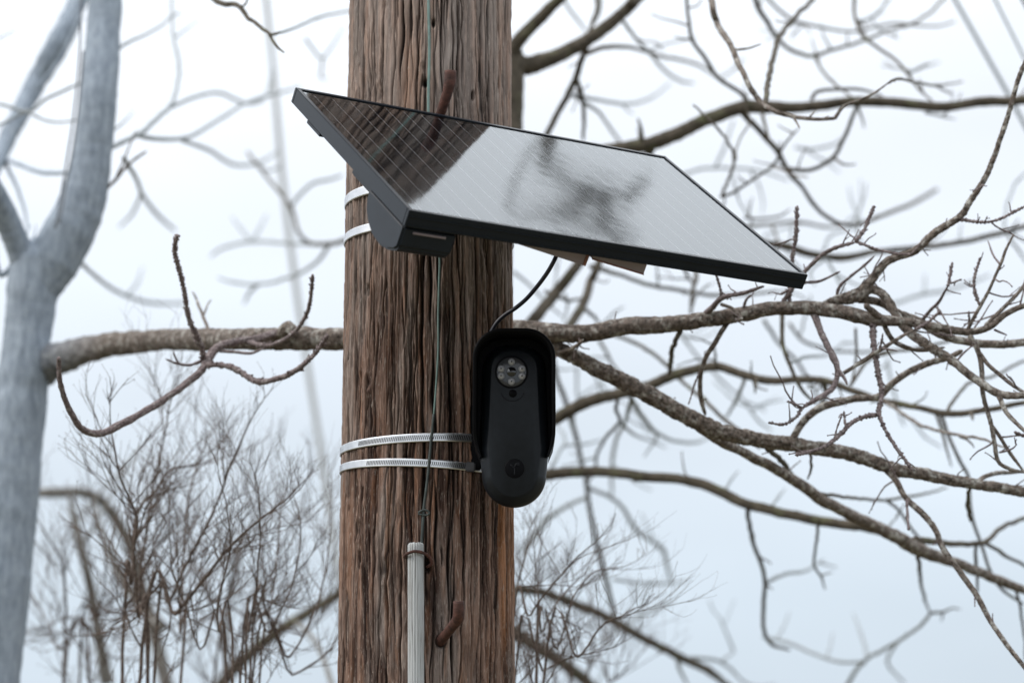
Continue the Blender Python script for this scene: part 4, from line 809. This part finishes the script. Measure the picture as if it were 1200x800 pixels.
B.br('branch', [(922, 198), (940, 200), (955, 197), (975, 186), (987, 167), (1000, 135), (1006, 120)], 6.3, 6.3, r=(3, 2.6)); B.br('twig', [(978, 186), (990, 193), (1003, 192)], 6.3, 6.3, r=(2, 1.2)); B.br('branch', [(932, 172), (950, 175), (975, 170), (990, 160)], 9, 9, mat=MG, r=(2.6, 2), attach=False)
B.br('branch', [(897, 123), (900, 98), (907, 64), (914, 43), (930, 22), (952, 0), (975, -25)], 6.3, 6.5, r=(3.4, 3)); B.br('branch', [(878, -20), (890, 12), (900, 28), (914, 49), (932, 61), (953, 66), (975, 59), (1012, 48), (1040, 36), (1075, 25), (1105, 0), (1115, -20)], 6.6, 8, r=(3.8, 2), attach=False)
B.br('branch', [(885, -25), (905, 5), (930, 24), (950, 30), (985, 36), (1010, 36), (1045, 28), (1075, 30), (1100, 31), (1120, 25)], 7.6, 8, mat=MF, r=(2.8, 1.6), attach=False); B.br('branch', [(955, 67), (965, 85), (980, 100), (998, 114)], 6.8, 6.5, r=(2.4, 1.8)); B.br('branch', [(1001, -20), (1001, 10), (1005, 32), (1015, 46), (1035, 60), (1052, 73), (1064, 88), (1075, 102), (1092, 120)], 6.8, 6.4, r=(2.6, 1.8), attach=False)
B.br('branch', [(950, 118), (958, 108), (980, 105), (1010, 105), (1035, 113)], 6.4, 6.3, r=(2.6, 2)); B.br('branch', [(1041, 97), (1055, 93), (1075, 97), (1100, 100), (1128, 96)], 6.6, 7, r=(1.6, 1.6)); B.br('twig', [(1099, 101), (1108, 107), (1118, 111)], 7, 7, r=(1.6, 1)); B.br('branch', [(1065, 86), (1080, 79), (1100, 73)], 9, 10, mat=MG, r=(2.6, 1.6)); B.br('branch', [(1006, 25), (1020, 22), (1036, 13)], 9, 9, mat=MG, r=(2.2, 1.4)); B.br('branch', [(1005, 125), (1010, 138), (1013, 150)], 7, 7, mat=MG, r=(2, 1.5)); B.br('branch', [(1085, 132), (1110, 138), (1120, 140)], 6.6, 7, mat=MG, r=(2, 1)); B.br('twig', [(1034, 36), (1045, 42), (1054, 46)], 7, 7, r=(1.4, 1)); B.br('twig', [(942, 28), (950, 40)], 7, 7, r=(1.4, .8))
# crown above the frame (seen only in the panel)
B.br('limb', [(740, 6, 7, 6.3), (800, -120, 8, 7), (860, -300, 8, 8), (930, -560, 9, 9.5), (980, -780, 9, 10.6), (1007, -899, 10, 11), (1045, -915, 9, 11), (1089, -918, 9, 11), (1138, -932, 8, 11), (1175, -968, 6, 11)], mat=MF)
B.br('limb', [(960, -700, 4, 10.2), (1000, -960, 3, 11), (1036, -1012, 4.5, 11), (1068, -970, 7, 11), (1097, -930, 8, 11), (1124, -886, 7, 11), (1140, -840, 6, 11)], mat=MF, attach=False); B.br('branch', [(1060, -916, 8, 11), (1101, -894, 9, 11), (1145, -880, 5, 11)], mat=MF, attach=False); B.br('branch', [(1068, -975, 7, 11), (1119, -962, 8, 11), (1151, -941, 9, 11), (1190, -935, 5, 11)], mat=MF, attach=False)
# middle distance, between panel and camera and to the right
B.br('limb', [(572, 430, 12, 6.3), (606, 398, 8, 6.4), (627, 372, 7, 6.4), (650, 345, 6.5, 6.5), (675, 313, 6, 6.5), (705, 270, 5.5, 6.6), (740, 215, 5, 6.5), (765, 172, 5, 6.4)], rough=.06); B.br('limb', [(600, 430, 8, 6.4), (650, 400, 5.6, 6.4), (672, 376, 5.4, 6.6), (685, 352, 5.2, 6.7), (692, 330, 5, 6.8), (700, 312, 4.6, 6.8), (715, 250, 4, 7)], rough=.06)
B.br('branch', [(692, 312), (705, 316), (730, 323), (757, 333), (785, 338), (812, 343), (840, 346), (870, 345), (912, 341)], 6.8, 7.4, r=(3.4, 2.6)); B.br('branch', [(685, 362), (697, 372), (705, 382)], 7, 7, r=(2.6, 2)); B.br('branch', [(706, 380), (720, 366), (732, 358)], 7.5, 7.5, mat=MG, r=(2, 1.8), attach=False); B.br('branch', [(640, 342), (655, 348), (668, 352), (682, 350)], 7, 7, r=(2.4, 2.4)); B.br('branch', [(662, 345), (665, 360), (660, 378)], 7.2, 7.2, mat=MG, r=(2, 1.5)); B.br('branch', [(602, 318), (618, 332), (636, 350), (660, 372)], 7.5, 7.5, mat=MG, r=(2.6, 2), attach=False)
B.br('branch', [(812, 300), (816, 322), (812, 340), (809, 368)], 6.8, 6.6, r=(3, 3), attach=False); B.br('branch', [(800, 310), (806, 325), (814, 334)], 6.8, 6.8, r=(2.4, 2))
B.br('limb', [(570, 530, 12), (610, 508, 8.5), (650, 491, 7.4), (687, 471, 7), (725, 461, 6.6), (762, 451, 6.4), (795, 438, 6), (825, 430, 5.5), (845, 430, 5.2), (875, 440, 5), (900, 446, 4.8), (950, 444, 4.4), (980, 450, 4.4), (1007, 460, 4.2), (1030, 468, 4), (1050, 472, 4), (1080, 478, 4), (1112, 485, 4), (1150, 481, 3.6), (1200, 472, 3), (1260, 462, 2.5)], 6.3, 5.6, mat=MF, sides=14); B.br('twig', [(886, 443), (886, 452), (885, 460)], 5.8, 5.8, r=(2, 1.4)); B.br('twig', [(840, 430), (838, 415), (836, 400)], 5.8, 5.8, r=(2, 1.4)); B.br('twig', [(1138, 483), (1140, 492)], 5.6, 5.6, r=(3, 1.2))
B.br('branch', [(1110, 485), (1118, 468), (1138, 447), (1165, 440), (1195, 425), (1220, 415)], 5.6, 6.5, r=(2.4, 1.8)); B.br('branch', [(1036, 469), (1060, 486), (1082, 499), (1115, 508), (1150, 514), (1178, 524)], 5.6, 5.3, mat=MB_, r=(2.4, 1.5), knob=.2); B.br('twig', [(1125, 511), (1138, 518), (1141, 525)], 5.4, 5.4, r=(1.4, .9))
B.br('branch', [(690, 385), (728, 395), (762, 412), (782, 429), (800, 447), (825, 468), (845, 488), (865, 503), (890, 525)], 7, 5.8, r=(2.6, 2.6), attach=False); B.br('branch', [(916, 365), (917, 400), (927, 432), (940, 457), (956, 474)], 5.6, 5.6, r=(2.8, 2), attach=False); B.br('branch', [(1003, 385), (1003, 420), (997, 450)], 5.8, 5.8, r=(2, 1.7), attach=False)
B.br('branch', [(925, 378), (940, 398), (965, 408), (995, 412), (1030, 412), (1080, 408)], 7.5, 7.5, mat=MF, r=(2.6, 2), attach=False); B.br('branch', [(895, 375), (915, 405), (935, 425), (955, 460), (965, 480)], 7.5, 8, mat=MF, r=(2.8, 2.5), attach=False); B.br('branch', [(925, 425), (945, 418), (970, 415), (990, 400)], 7.5, 8, mat=MG, r=(2.4, 2)); B.br('branch', [(965, 445), (968, 462), (962, 475)], 6.5, 6.5, mat=MF, r=(4, 3)); B.br('branch', [(997, 450), (1015, 425), (1035, 415), (1075, 408), (1110, 400), (1140, 395)], 6, 6, r=(2.4, 1.8))
B.br('branch', [(795, 388), (820, 420), (850, 450), (862, 460)], 8, 8, mat=MG, r=(2.4, 2), attach=False); B.br('branch', [(875, 440), (862, 470), (850, 490)], 7, 7, mat=MG, r=(2.4, 2.4)); B.br('branch', [(862, 458), (872, 470), (888, 492), (905, 505)], 8, 8, mat=MG, r=(2, 2), attach=False); B.br('branch', [(1040, 420), (1045, 450), (1055, 485), (1060, 500)], 8, 8, mat=MG, r=(2.4, 2), attach=False); B.br('branch', [(1068, 490), (1085, 512), (1105, 525)], 8, 8, mat=MG, r=(2.2, 1.5), attach=False)
B.br('limb', [(730, 260, 5), (780, 275, 5), (850, 280, 4.8), (912, 287, 4.6), (950, 297, 4.6), (987, 302, 4.6), (1025, 295, 4.4), (1075, 290, 4.2), (1125, 284, 4), (1175, 272, 4), (1205, 265, 4), (1260, 252, 3)], 7, 7.2, mat=MF, attach=False); B.br('branch', [(840, 270), (900, 263), (935, 260), (970, 266), (1005, 262)], 8, 9, mat=MF, r=(3, 2), attach=False); B.br('branch', [(872, 255), (895, 256), (915, 252), (927, 245)], 7, 7, mat=MF, r=(2.2, 1.4), attach=False); B.br('branch', [(905, 264), (910, 278), (917, 290)], 7.5, 7.2, r=(2, 1.8)); B.br('branch', [(968, 300), (978, 320), (988, 340), (995, 350)], 7.2, 7, mat=MG, r=(2.6, 2)); B.br('branch', [(970, 300), (950, 318), (955, 335)], 7.2, 7, mat=MG, r=(2.4, 2)); B.br('branch', [(1176, 272), (1180, 240), (1190, 215), (1205, 200)], 7.5, 7.5, mat=MG, r=(2.4, 2)); B.br('branch', [(1195, 268), (1180, 272), (1195, 295), (1205, 310)], 8, 8, mat=MG, r=(2.4, 2)); B.br('branch', [(1124, 282), (1126, 262)], 8, 8, mat=MG, r=(2.2, 1.8)); B.br('branch', [(1050, 355), (1080, 345), (1110, 340), (1140, 330), (1160, 322)], 9, 10, mat=MG, r=(3, 2.4), attach=False); B.br('branch', [(1083, 344), (1084, 322)], 10, 10, mat=MG, r=(2.4, 2)); B.br('branch', [(1010, 262), (998, 235), (995, 220)], 9, 10, mat=MG, r=(2.4, 2)); B.br('branch', [(965, 292), (975, 275), (1000, 268)], 9, 9, mat=MG, r=(2.4, 2))
B.br('limb', [(565, 575, 10), (610, 562, 7.2), (640, 556, 6.6), (700, 552, 6.2), (750, 557, 6.2), (800, 562, 6.2), (837, 572, 6.2), (875, 590, 6.2), (903, 598, 6), (960, 610, 5.8), (1012, 618, 6), (1045, 625, 5.5), (1075, 640, 5)], 6.3, 5.9, mat=MF, sides=14)
B.br('twig', [(743, 558), (743, 566)], 6.2, 6.2, r=(3, 1.4)); B.br('twig', [(850, 573), (858, 560), (865, 552)], 7, 7, mat=MG, r=(1.8, 1.4)); B.br('twig', [(905, 592), (912, 582), (920, 572)], 7, 7, mat=MG, r=(1.8, 1.4)); B.br('twig', [(1040, 618), (1053, 603)], 6, 6, mat=MG, r=(2, 1.6))
B.br('branch', [(876, 592), (879, 618), (886, 645), (896, 675), (895, 705), (895, 737), (903, 753), (925, 762)], 6.1, 7, r=(3, 2.4)); B.br('branch', [(897, 682), (920, 672), (945, 668), (965, 655)], 8, 8, mat=MG, r=(3, 2))
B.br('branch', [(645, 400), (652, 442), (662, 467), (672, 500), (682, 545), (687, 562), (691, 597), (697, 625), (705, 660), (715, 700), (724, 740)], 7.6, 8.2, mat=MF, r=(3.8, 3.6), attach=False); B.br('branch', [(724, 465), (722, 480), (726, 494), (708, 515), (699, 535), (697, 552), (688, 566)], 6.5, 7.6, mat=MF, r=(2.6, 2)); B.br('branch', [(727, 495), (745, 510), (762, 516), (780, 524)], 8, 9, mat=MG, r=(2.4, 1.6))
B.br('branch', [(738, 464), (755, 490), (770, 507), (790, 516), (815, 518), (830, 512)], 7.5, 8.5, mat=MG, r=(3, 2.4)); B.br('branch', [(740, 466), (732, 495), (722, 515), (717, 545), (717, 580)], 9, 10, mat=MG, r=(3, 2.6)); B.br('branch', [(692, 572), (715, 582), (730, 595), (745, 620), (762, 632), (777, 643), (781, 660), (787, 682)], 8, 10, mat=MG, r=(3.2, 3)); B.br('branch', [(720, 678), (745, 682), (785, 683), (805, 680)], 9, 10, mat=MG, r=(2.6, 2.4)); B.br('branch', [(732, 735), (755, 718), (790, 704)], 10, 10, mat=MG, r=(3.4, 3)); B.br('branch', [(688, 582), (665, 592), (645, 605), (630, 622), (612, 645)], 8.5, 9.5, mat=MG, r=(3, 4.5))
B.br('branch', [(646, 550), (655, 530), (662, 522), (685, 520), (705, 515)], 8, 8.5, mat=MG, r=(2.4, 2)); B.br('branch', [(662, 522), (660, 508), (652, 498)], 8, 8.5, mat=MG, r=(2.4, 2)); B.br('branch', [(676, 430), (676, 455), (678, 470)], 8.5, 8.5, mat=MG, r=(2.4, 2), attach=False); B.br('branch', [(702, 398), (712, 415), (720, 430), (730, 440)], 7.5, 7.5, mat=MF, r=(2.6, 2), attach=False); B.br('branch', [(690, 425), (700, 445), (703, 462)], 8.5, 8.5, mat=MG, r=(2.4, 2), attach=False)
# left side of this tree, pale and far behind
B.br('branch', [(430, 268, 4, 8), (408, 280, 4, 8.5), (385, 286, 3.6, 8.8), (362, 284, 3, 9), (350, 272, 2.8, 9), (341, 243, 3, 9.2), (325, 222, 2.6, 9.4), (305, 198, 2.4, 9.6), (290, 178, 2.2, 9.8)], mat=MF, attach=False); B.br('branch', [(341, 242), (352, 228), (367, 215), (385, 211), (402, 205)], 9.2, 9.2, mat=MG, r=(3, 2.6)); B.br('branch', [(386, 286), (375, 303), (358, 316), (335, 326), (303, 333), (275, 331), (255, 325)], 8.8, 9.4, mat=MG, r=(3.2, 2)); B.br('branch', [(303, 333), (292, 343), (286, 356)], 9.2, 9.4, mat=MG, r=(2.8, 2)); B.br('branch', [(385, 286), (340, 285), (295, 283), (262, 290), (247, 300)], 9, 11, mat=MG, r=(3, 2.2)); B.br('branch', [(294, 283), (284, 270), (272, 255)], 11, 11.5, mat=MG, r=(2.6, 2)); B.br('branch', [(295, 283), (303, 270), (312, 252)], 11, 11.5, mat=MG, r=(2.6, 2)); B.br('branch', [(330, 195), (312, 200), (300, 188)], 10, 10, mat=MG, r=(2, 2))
# low limbs, blurred
B.br('limb', [(560, 700, 8), (603, 690, 5.2), (640, 695, 5), (675, 708, 5), (710, 722, 5), (750, 745, 5), (795, 768, 4.8), (830, 785, 4.6), (852, 802, 4.4), (900, 840, 3.5)], 6.5, 9, mat=MF, attach=False); B.br('branch', [(793, 767), (797, 785), (806, 802)], 9, 9, mat=MG, r=(3, 2.4)); B.br('branch', [(812, 770), (840, 773), (855, 782), (872, 800)], 9, 9.5, mat=MG, r=(3, 2)); B.br('branch', [(845, 775), (860, 763)], 9.5, 9.5, mat=MG, r=(2.6, 2)); B.br('limb', [(560, 725, 9), (603, 742, 8), (640, 764, 7.5), (680, 792, 7), (720, 830, 6)], 6.5, 10.5, mat=MF, attach=False)
# the left low limbs belong to a third, farther tree
Cc = Tree('background_tree', tuple(P(240, 938, 10.5))[:2]+(0,), 'blurred greyish tree low behind the shrubs at the lower left', MAT['bark_mid'])
Cc.br('trunk', [(235, 1200, 17, 10.5), (222, 900, 10, 10.5), (195, 800, 8, 10.5), (170, 700, 7, 10.5), (150, 635, 6.5, 10.4), (124, 592, 6.5, 10.3), (98, 577, 6, 10.2), (70, 577, 6.5, 10), (40, 578, 5, 10)], rough=.06, sides=16); Cc.br('limb', [(190, 735), (150, 690), (125, 640), (110, 590)], 10.4, 11, r=(7, 3)); Cc.br('limb', [(235, 1000, 14, 9.8), (240, 850, 10, 9.6), (265, 795, 7.5, 9.3), (303, 757, 7, 9.2), (345, 727, 6.2, 9), (395, 697, 5.5, 9), (470, 650, 4, 9)], mat=MF, attach=False, rough=.06); Cc.br('limb', [(345, 727), (362, 742), (375, 762), (388, 797), (395, 830)], 9, 8, r=(3.6, 4)); Cc.br('limb', [(125, 800, 8, 9.5), (112, 720, 6, 9.4), (100, 660, 5.5, 9.3), (88, 612, 4.8, 9.3), (82, 580, 3, 9.3)], attach=False); Cc.br('limb', [(88, 612), (115, 580), (145, 548), (170, 520)], 9.3, 9.5, r=(3, 1.6)); Cc.br('limb', [(96, 640), (120, 600), (138, 565), (158, 530)], 9.3, 9.5, r=(3, 1.4))

# ------------------------------------------------------------------ shrubs
def seg_tube(M, pts, r0, r1, sides=4):
    n_ = len(pts); V = []; F = []
    t0 = (pts[-1]-pts[0]).normalized(); a = t0.orthogonal().normalized(); b_ = t0.cross(a)
    for i, p in enumerate(pts):
        r = r0+(r1-r0)*i/(n_-1)
        for k in range(sides): th = 2*PI*k/sides; V.append(p+(a*math.cos(th)+b_*math.sin(th))*r)
    for i in range(n_-1):
        for k in range(sides): F.append((i*sides+k, i*sides+(k+1) % sides, (i+1)*sides+(k+1) % sides, (i+1)*sides+k))
    M.add(V, F)
def budm(M, p, r):
    M.add([p+Vector(v)*r for v in ((1, 0, 0), (-1, 0, 0), (0, 1, 0), (0, -1, 0), (0, 0, 1.4), (0, 0, -1.2))], [(0, 2, 4), (2, 1, 4), (1, 3, 4), (3, 0, 4), (2, 0, 5), (1, 2, 5), (3, 1, 5), (0, 3, 5)])
def sprout(M, rng, p, d, ln, r, lvl, px, top):
    n_ = 5; pts = [p.copy()]; q = p.copy(); dd = d.copy()
    for i in range(n_):
        dd = (dd+Vector((rng.gauss(0, .09), rng.gauss(0, .09), rng.gauss(0, .08)+.05))).normalized(); q = q+dd*ln/n_; pts.append(q.copy())
    seg_tube(M, pts, r, r*.55, 5 if lvl == 0 else 4)
    if lvl >= 3 or (ln < 14*px):
        budm(M, pts[-1], r*rng.uniform(1.3, 2.2)); return
    nb = {0: 7, 1: 4, 2: 3}[lvl]
    for k in range(nb):
        f = rng.uniform(.25, 1.0) if k else 1.0; i = min(int(f*n_), n_-1); base_ = pts[i].lerp(pts[i+1], f*n_-i) if f < 1 else pts[-1]
        t_ = (pts[min(i+1, n_)]-pts[i]).normalized() if i < n_ else dd
        sd = Vector((rng.uniform(-1, 1), rng.uniform(-.8, .8), rng.uniform(-.25, .7))).normalized()
        nd = (t_*.8+sd*rng.uniform(.45, .85)).normalized()
        sprout(M, rng, base_, nd, ln*rng.uniform(.38, .72), r*.58, lvl+1, px, top)
def shrub(label, root, stems, seed, rs=2.2, mat='shrub_bark'):
    """root (px, py, d); stems: traced lines in px ending where the twigs fan out"""
    rng = random.Random(seed); d = root[2]; px = d/FPX; g0 = P(root[0], root[1], d); base_ = Vector((g0.x, g0.y, 0))
    e_ = empty('bare_shrub', tuple(base_), label, 'shrub', 'leafless shrubs behind the pole')
    M = MB()
    for line in stems:
        dj = rng.uniform(-.35, .35); sp = rng.uniform(-26, 26); line = [(a+sp*max(0, (b_-640)/160.), b_) for a, b_ in line]
        pts = [(base_+Vector((rng.uniform(-.09, .09), rng.uniform(-.09, .09), 0)), rs*1.25*px)]+[(P(a, b_, d+dj*(i+1)/len(line)), rs*(1-.62*i/(len(line)))*px) for i, (a, b_) in enumerate(line)]
        V, F, c = tube(pts, 6, .12, lambda r: 8*px, seed=rng.random()*9, wob=.003)
        mesh('stem', V, F, MAT[mat], e_)
        cl = [Vector(q[:3]) for q in c]; L0 = max(1, int(len(cl)*.3)); vis = [k for k in range(L0, len(cl)) if cl[k].z > 1.75]
        ntw = max(4, int(len(vis)*.34))
        for _ in range(ntw):
            k = rng.choice(vis[len(vis)//3:] if rng.random() < .75 else vis) if vis else len(cl)-1; k = min(k, len(cl)-2); t_ = (cl[k+1]-cl[k]).normalized()
            sd = Vector((rng.uniform(-1, 1), rng.uniform(-.8, .8), rng.uniform(-.1, .6))).normalized()
            sprout(M, rng, cl[k], (t_*.7+sd*.7).normalized(), rng.uniform(40, 80)*px, c[k][3]*.62, 1, px, 0)
        sprout(M, rng, cl[-1], (cl[-1]-cl[-2]).normalized(), rng.uniform(30, 55)*px, c[-1][3], 1, px, 0)
    o = M.build('twigs', MAT[mat], e_, True); o['kind'] = 'stuff'
shrub('bare shrub with an upright dark stem right beside the left tree trunk', (157, 938, 4.95), [[(155, 800), (153, 720), (156, 650), (160, 605), (142, 560), (132, 515)], [(156, 760), (158, 680), (160, 604), (182, 575), (200, 550), (226, 545)], [(158, 760), (200, 720), (235, 680), (258, 652), (290, 620), (330, 590)]], 1, 2.3)
shrub('bare shrub with one long straight stem rising between the others', (190, 938, 5.1), [[(188, 800), (197, 740), (210, 670), (220, 590), (230, 550), (243, 515)], [(190, 790), (205, 700), (250, 600), (270, 545), (290, 500)], [(188, 780), (170, 700), (175, 600), (190, 520), (200, 470)]], 2, 1.9)
shrub('dense twiggy shrub close against the left side of the pole', (290, 938, 4.85), [[(285, 800), (290, 740), (300, 680), (305, 620), (302, 570)], [(288, 790), (320, 740), (345, 680), (352, 620), (345, 585)], [(283, 800), (262, 740), (262, 690), (270, 640), (265, 590)], [(290, 800), (335, 770), (372, 700), (385, 640), (388, 590)], [(280, 800), (245, 760), (225, 710), (205, 670), (200, 640)], [(286, 780), (310, 720), (325, 650), (328, 600)], [(300, 810), (340, 790), (375, 770), (398, 740)]], 3, 1.5)
shrub('blurred thin shrub between the left trunk and the upright stem', (90, 938, 6.4), [[(95, 800), (88, 720), (75, 660), (50, 620)], [(100, 800), (118, 720), (125, 660), (110, 600)], [(92, 800), (60, 760), (45, 720), (30, 690)], [(98, 800), (135, 750), (165, 700), (180, 640), (185, 590)]], 4, 1.6)
shrub('hazier shrub standing behind the dense one at the lower left', (250, 938, 6.6), [[(250, 800), (240, 700), (215, 640), (190, 600)], [(255, 800), (300, 720), (330, 640), (350, 600)], [(250, 800), (265, 690), (300, 620), (310, 585)], [(255, 800), (350, 740), (380, 700), (392, 640)], [(245, 800), (200, 750), (165, 710), (140, 660)]], 5, 1.6)
shrub('dense twiggy shrub close against the right side of the pole', (615, 938, 4.8), [[(612, 800), (625, 740), (650, 700), (672, 680)], [(610, 800), (640, 760), (665, 700), (690, 672), (722, 665)], [(608, 800), (605, 740), (612, 680), (618, 640)], [(615, 800), (660, 770), (690, 735), (718, 722)], [(612, 790), (630, 720), (655, 680), (680, 650)], [(618, 800), (650, 785), (680, 770), (705, 765)]], 6, 1.5)
shrub('blurred low shrub at the bottom right of the pole', (660, 938, 7.0), [[(640, 800), (620, 740), (612, 700)], [(655, 800), (650, 750), (640, 710)], [(665, 810), (690, 780), (712, 745)], [(670, 810), (700, 800), (725, 780)]], 7, 1.6)

# small spur twigs all along the branches of the two near trees
def spurs(T, mat, n_, seed, x0, dlim, lo, hi, rpx):
    rng = random.Random(seed); M = MB(); c = [q for q in T.c if q[0] > x0 and -20 < q[1] < 820 and q[0] < 1220 and dlim[0] <= q[2] <= dlim[1]]
    for _ in range(n_):
        q = rng.choice(c); px = q[2]/FPX; p = P(q[0], q[1], q[2])
        sd = Vector((rng.uniform(-1, 1), rng.uniform(-.7, .7), rng.uniform(-.6, 1))).normalized(); ln = rng.uniform(lo, hi)*px; pts = [p.copy()]
        for i in range(6):
            sd = (sd+Vector((rng.gauss(0, .16), rng.gauss(0, .12), rng.gauss(0, .16)))).normalized(); p = p+sd*ln/6; pts.append(p.copy())
        seg_tube(M, pts, rpx*px, rpx*.5*px, 5); budm(M, pts[-1], rpx*.9*px)
        if rng.random() < .5:
            t_ = (sd+Vector((rng.uniform(-1, 1), 0, rng.uniform(-1, 1)))*.7).normalized(); k = rng.randrange(2, 5); p2 = [pts[k]+t_*ln*.12*j for j in range(5)]; seg_tube(M, p2, rpx*.6*px, rpx*.35*px, 4); budm(M, p2[-1], rpx*.7*px)
    o = M.build('spur_twigs', mat, T.e, True); o['kind'] = 'stuff'
spurs(A, MT, 120, 21, 640, (4.2, 5.2), 7, 24, 1.1); spurs(A, MT, 26, 25, 930, (4.2, 4.9), 30, 70, 1.3)
spurs(B, MF, 60, 22, 640, (5.5, 7.4), 15, 50, 1.3)
spurs(B, MG, 55, 23, 640, (7.0, 10.5), 20, 70, 1.6)

# ------------------------------------------------------------------ overhead cables and the line on the left tree
def cable(name, pts, d, rpx, label, mat, cat='cable'):
    V, F, c = tube([(P(a, b_, dd), rpx*dd/FPX) for (a, b_), dd in zip(pts, d)], 8, step=lambda r: .5)
    return tag(mesh(name, V, F, MAT[mat]), label, cat)
cable('overhead_cable', [(1000, -230), (1060, -110), (1119, 0), (1180, 108), (1240, 220), (1420, 560)], [8]*6, 2.4, 'thick blurred overhead cable slanting down behind the upper right branch', 'cable_grey')
cable('overhead_cable', [(1090, -140), (1166, 0), (1203, 74), (1260, 190), (1400, 480)], [7]*5, 1.6, 'thinner overhead cable crossing the top right corner', 'cable_grey')
cable('overhead_cable', [(1150, -90), (1193, -10), (1230, 60), (1400, 380)], [6.5]*4, 2.2, 'overhead cable just cutting the very corner at the top right', 'cable_grey')
cable('overhead_cable', [(296, -200), (306, -60), (318, 60), (330, 200), (350, 360), (378, 540), (410, 760), (450, 1000)], [17]*8, 3.6, 'wide pale blurred cable hanging behind everything left of the pole', 'conduit_white')
rp_ = empty('hanging_cord', tuple(P(80, 180, 5.9)), 'pair of thin cords running down the left face of the pale forked trunk', 'cord')
for off, y0, y1 in ((0, -60, 268), (5, 60, 262)):
    xs = [(95, -60), (94, 50), (87, 130), (78, 190), (65, 268)] if off == 0 else [(98, 60), (92, 130), (86, 175), (78, 215), (70, 262)]
    V, F, c = tube([(P(a, b_, 5.88), 1.4*5.88/FPX) for a, b_ in xs], 6, step=lambda r: .02); mesh('cord_strand', V, F, MAT['rope'], rp_)
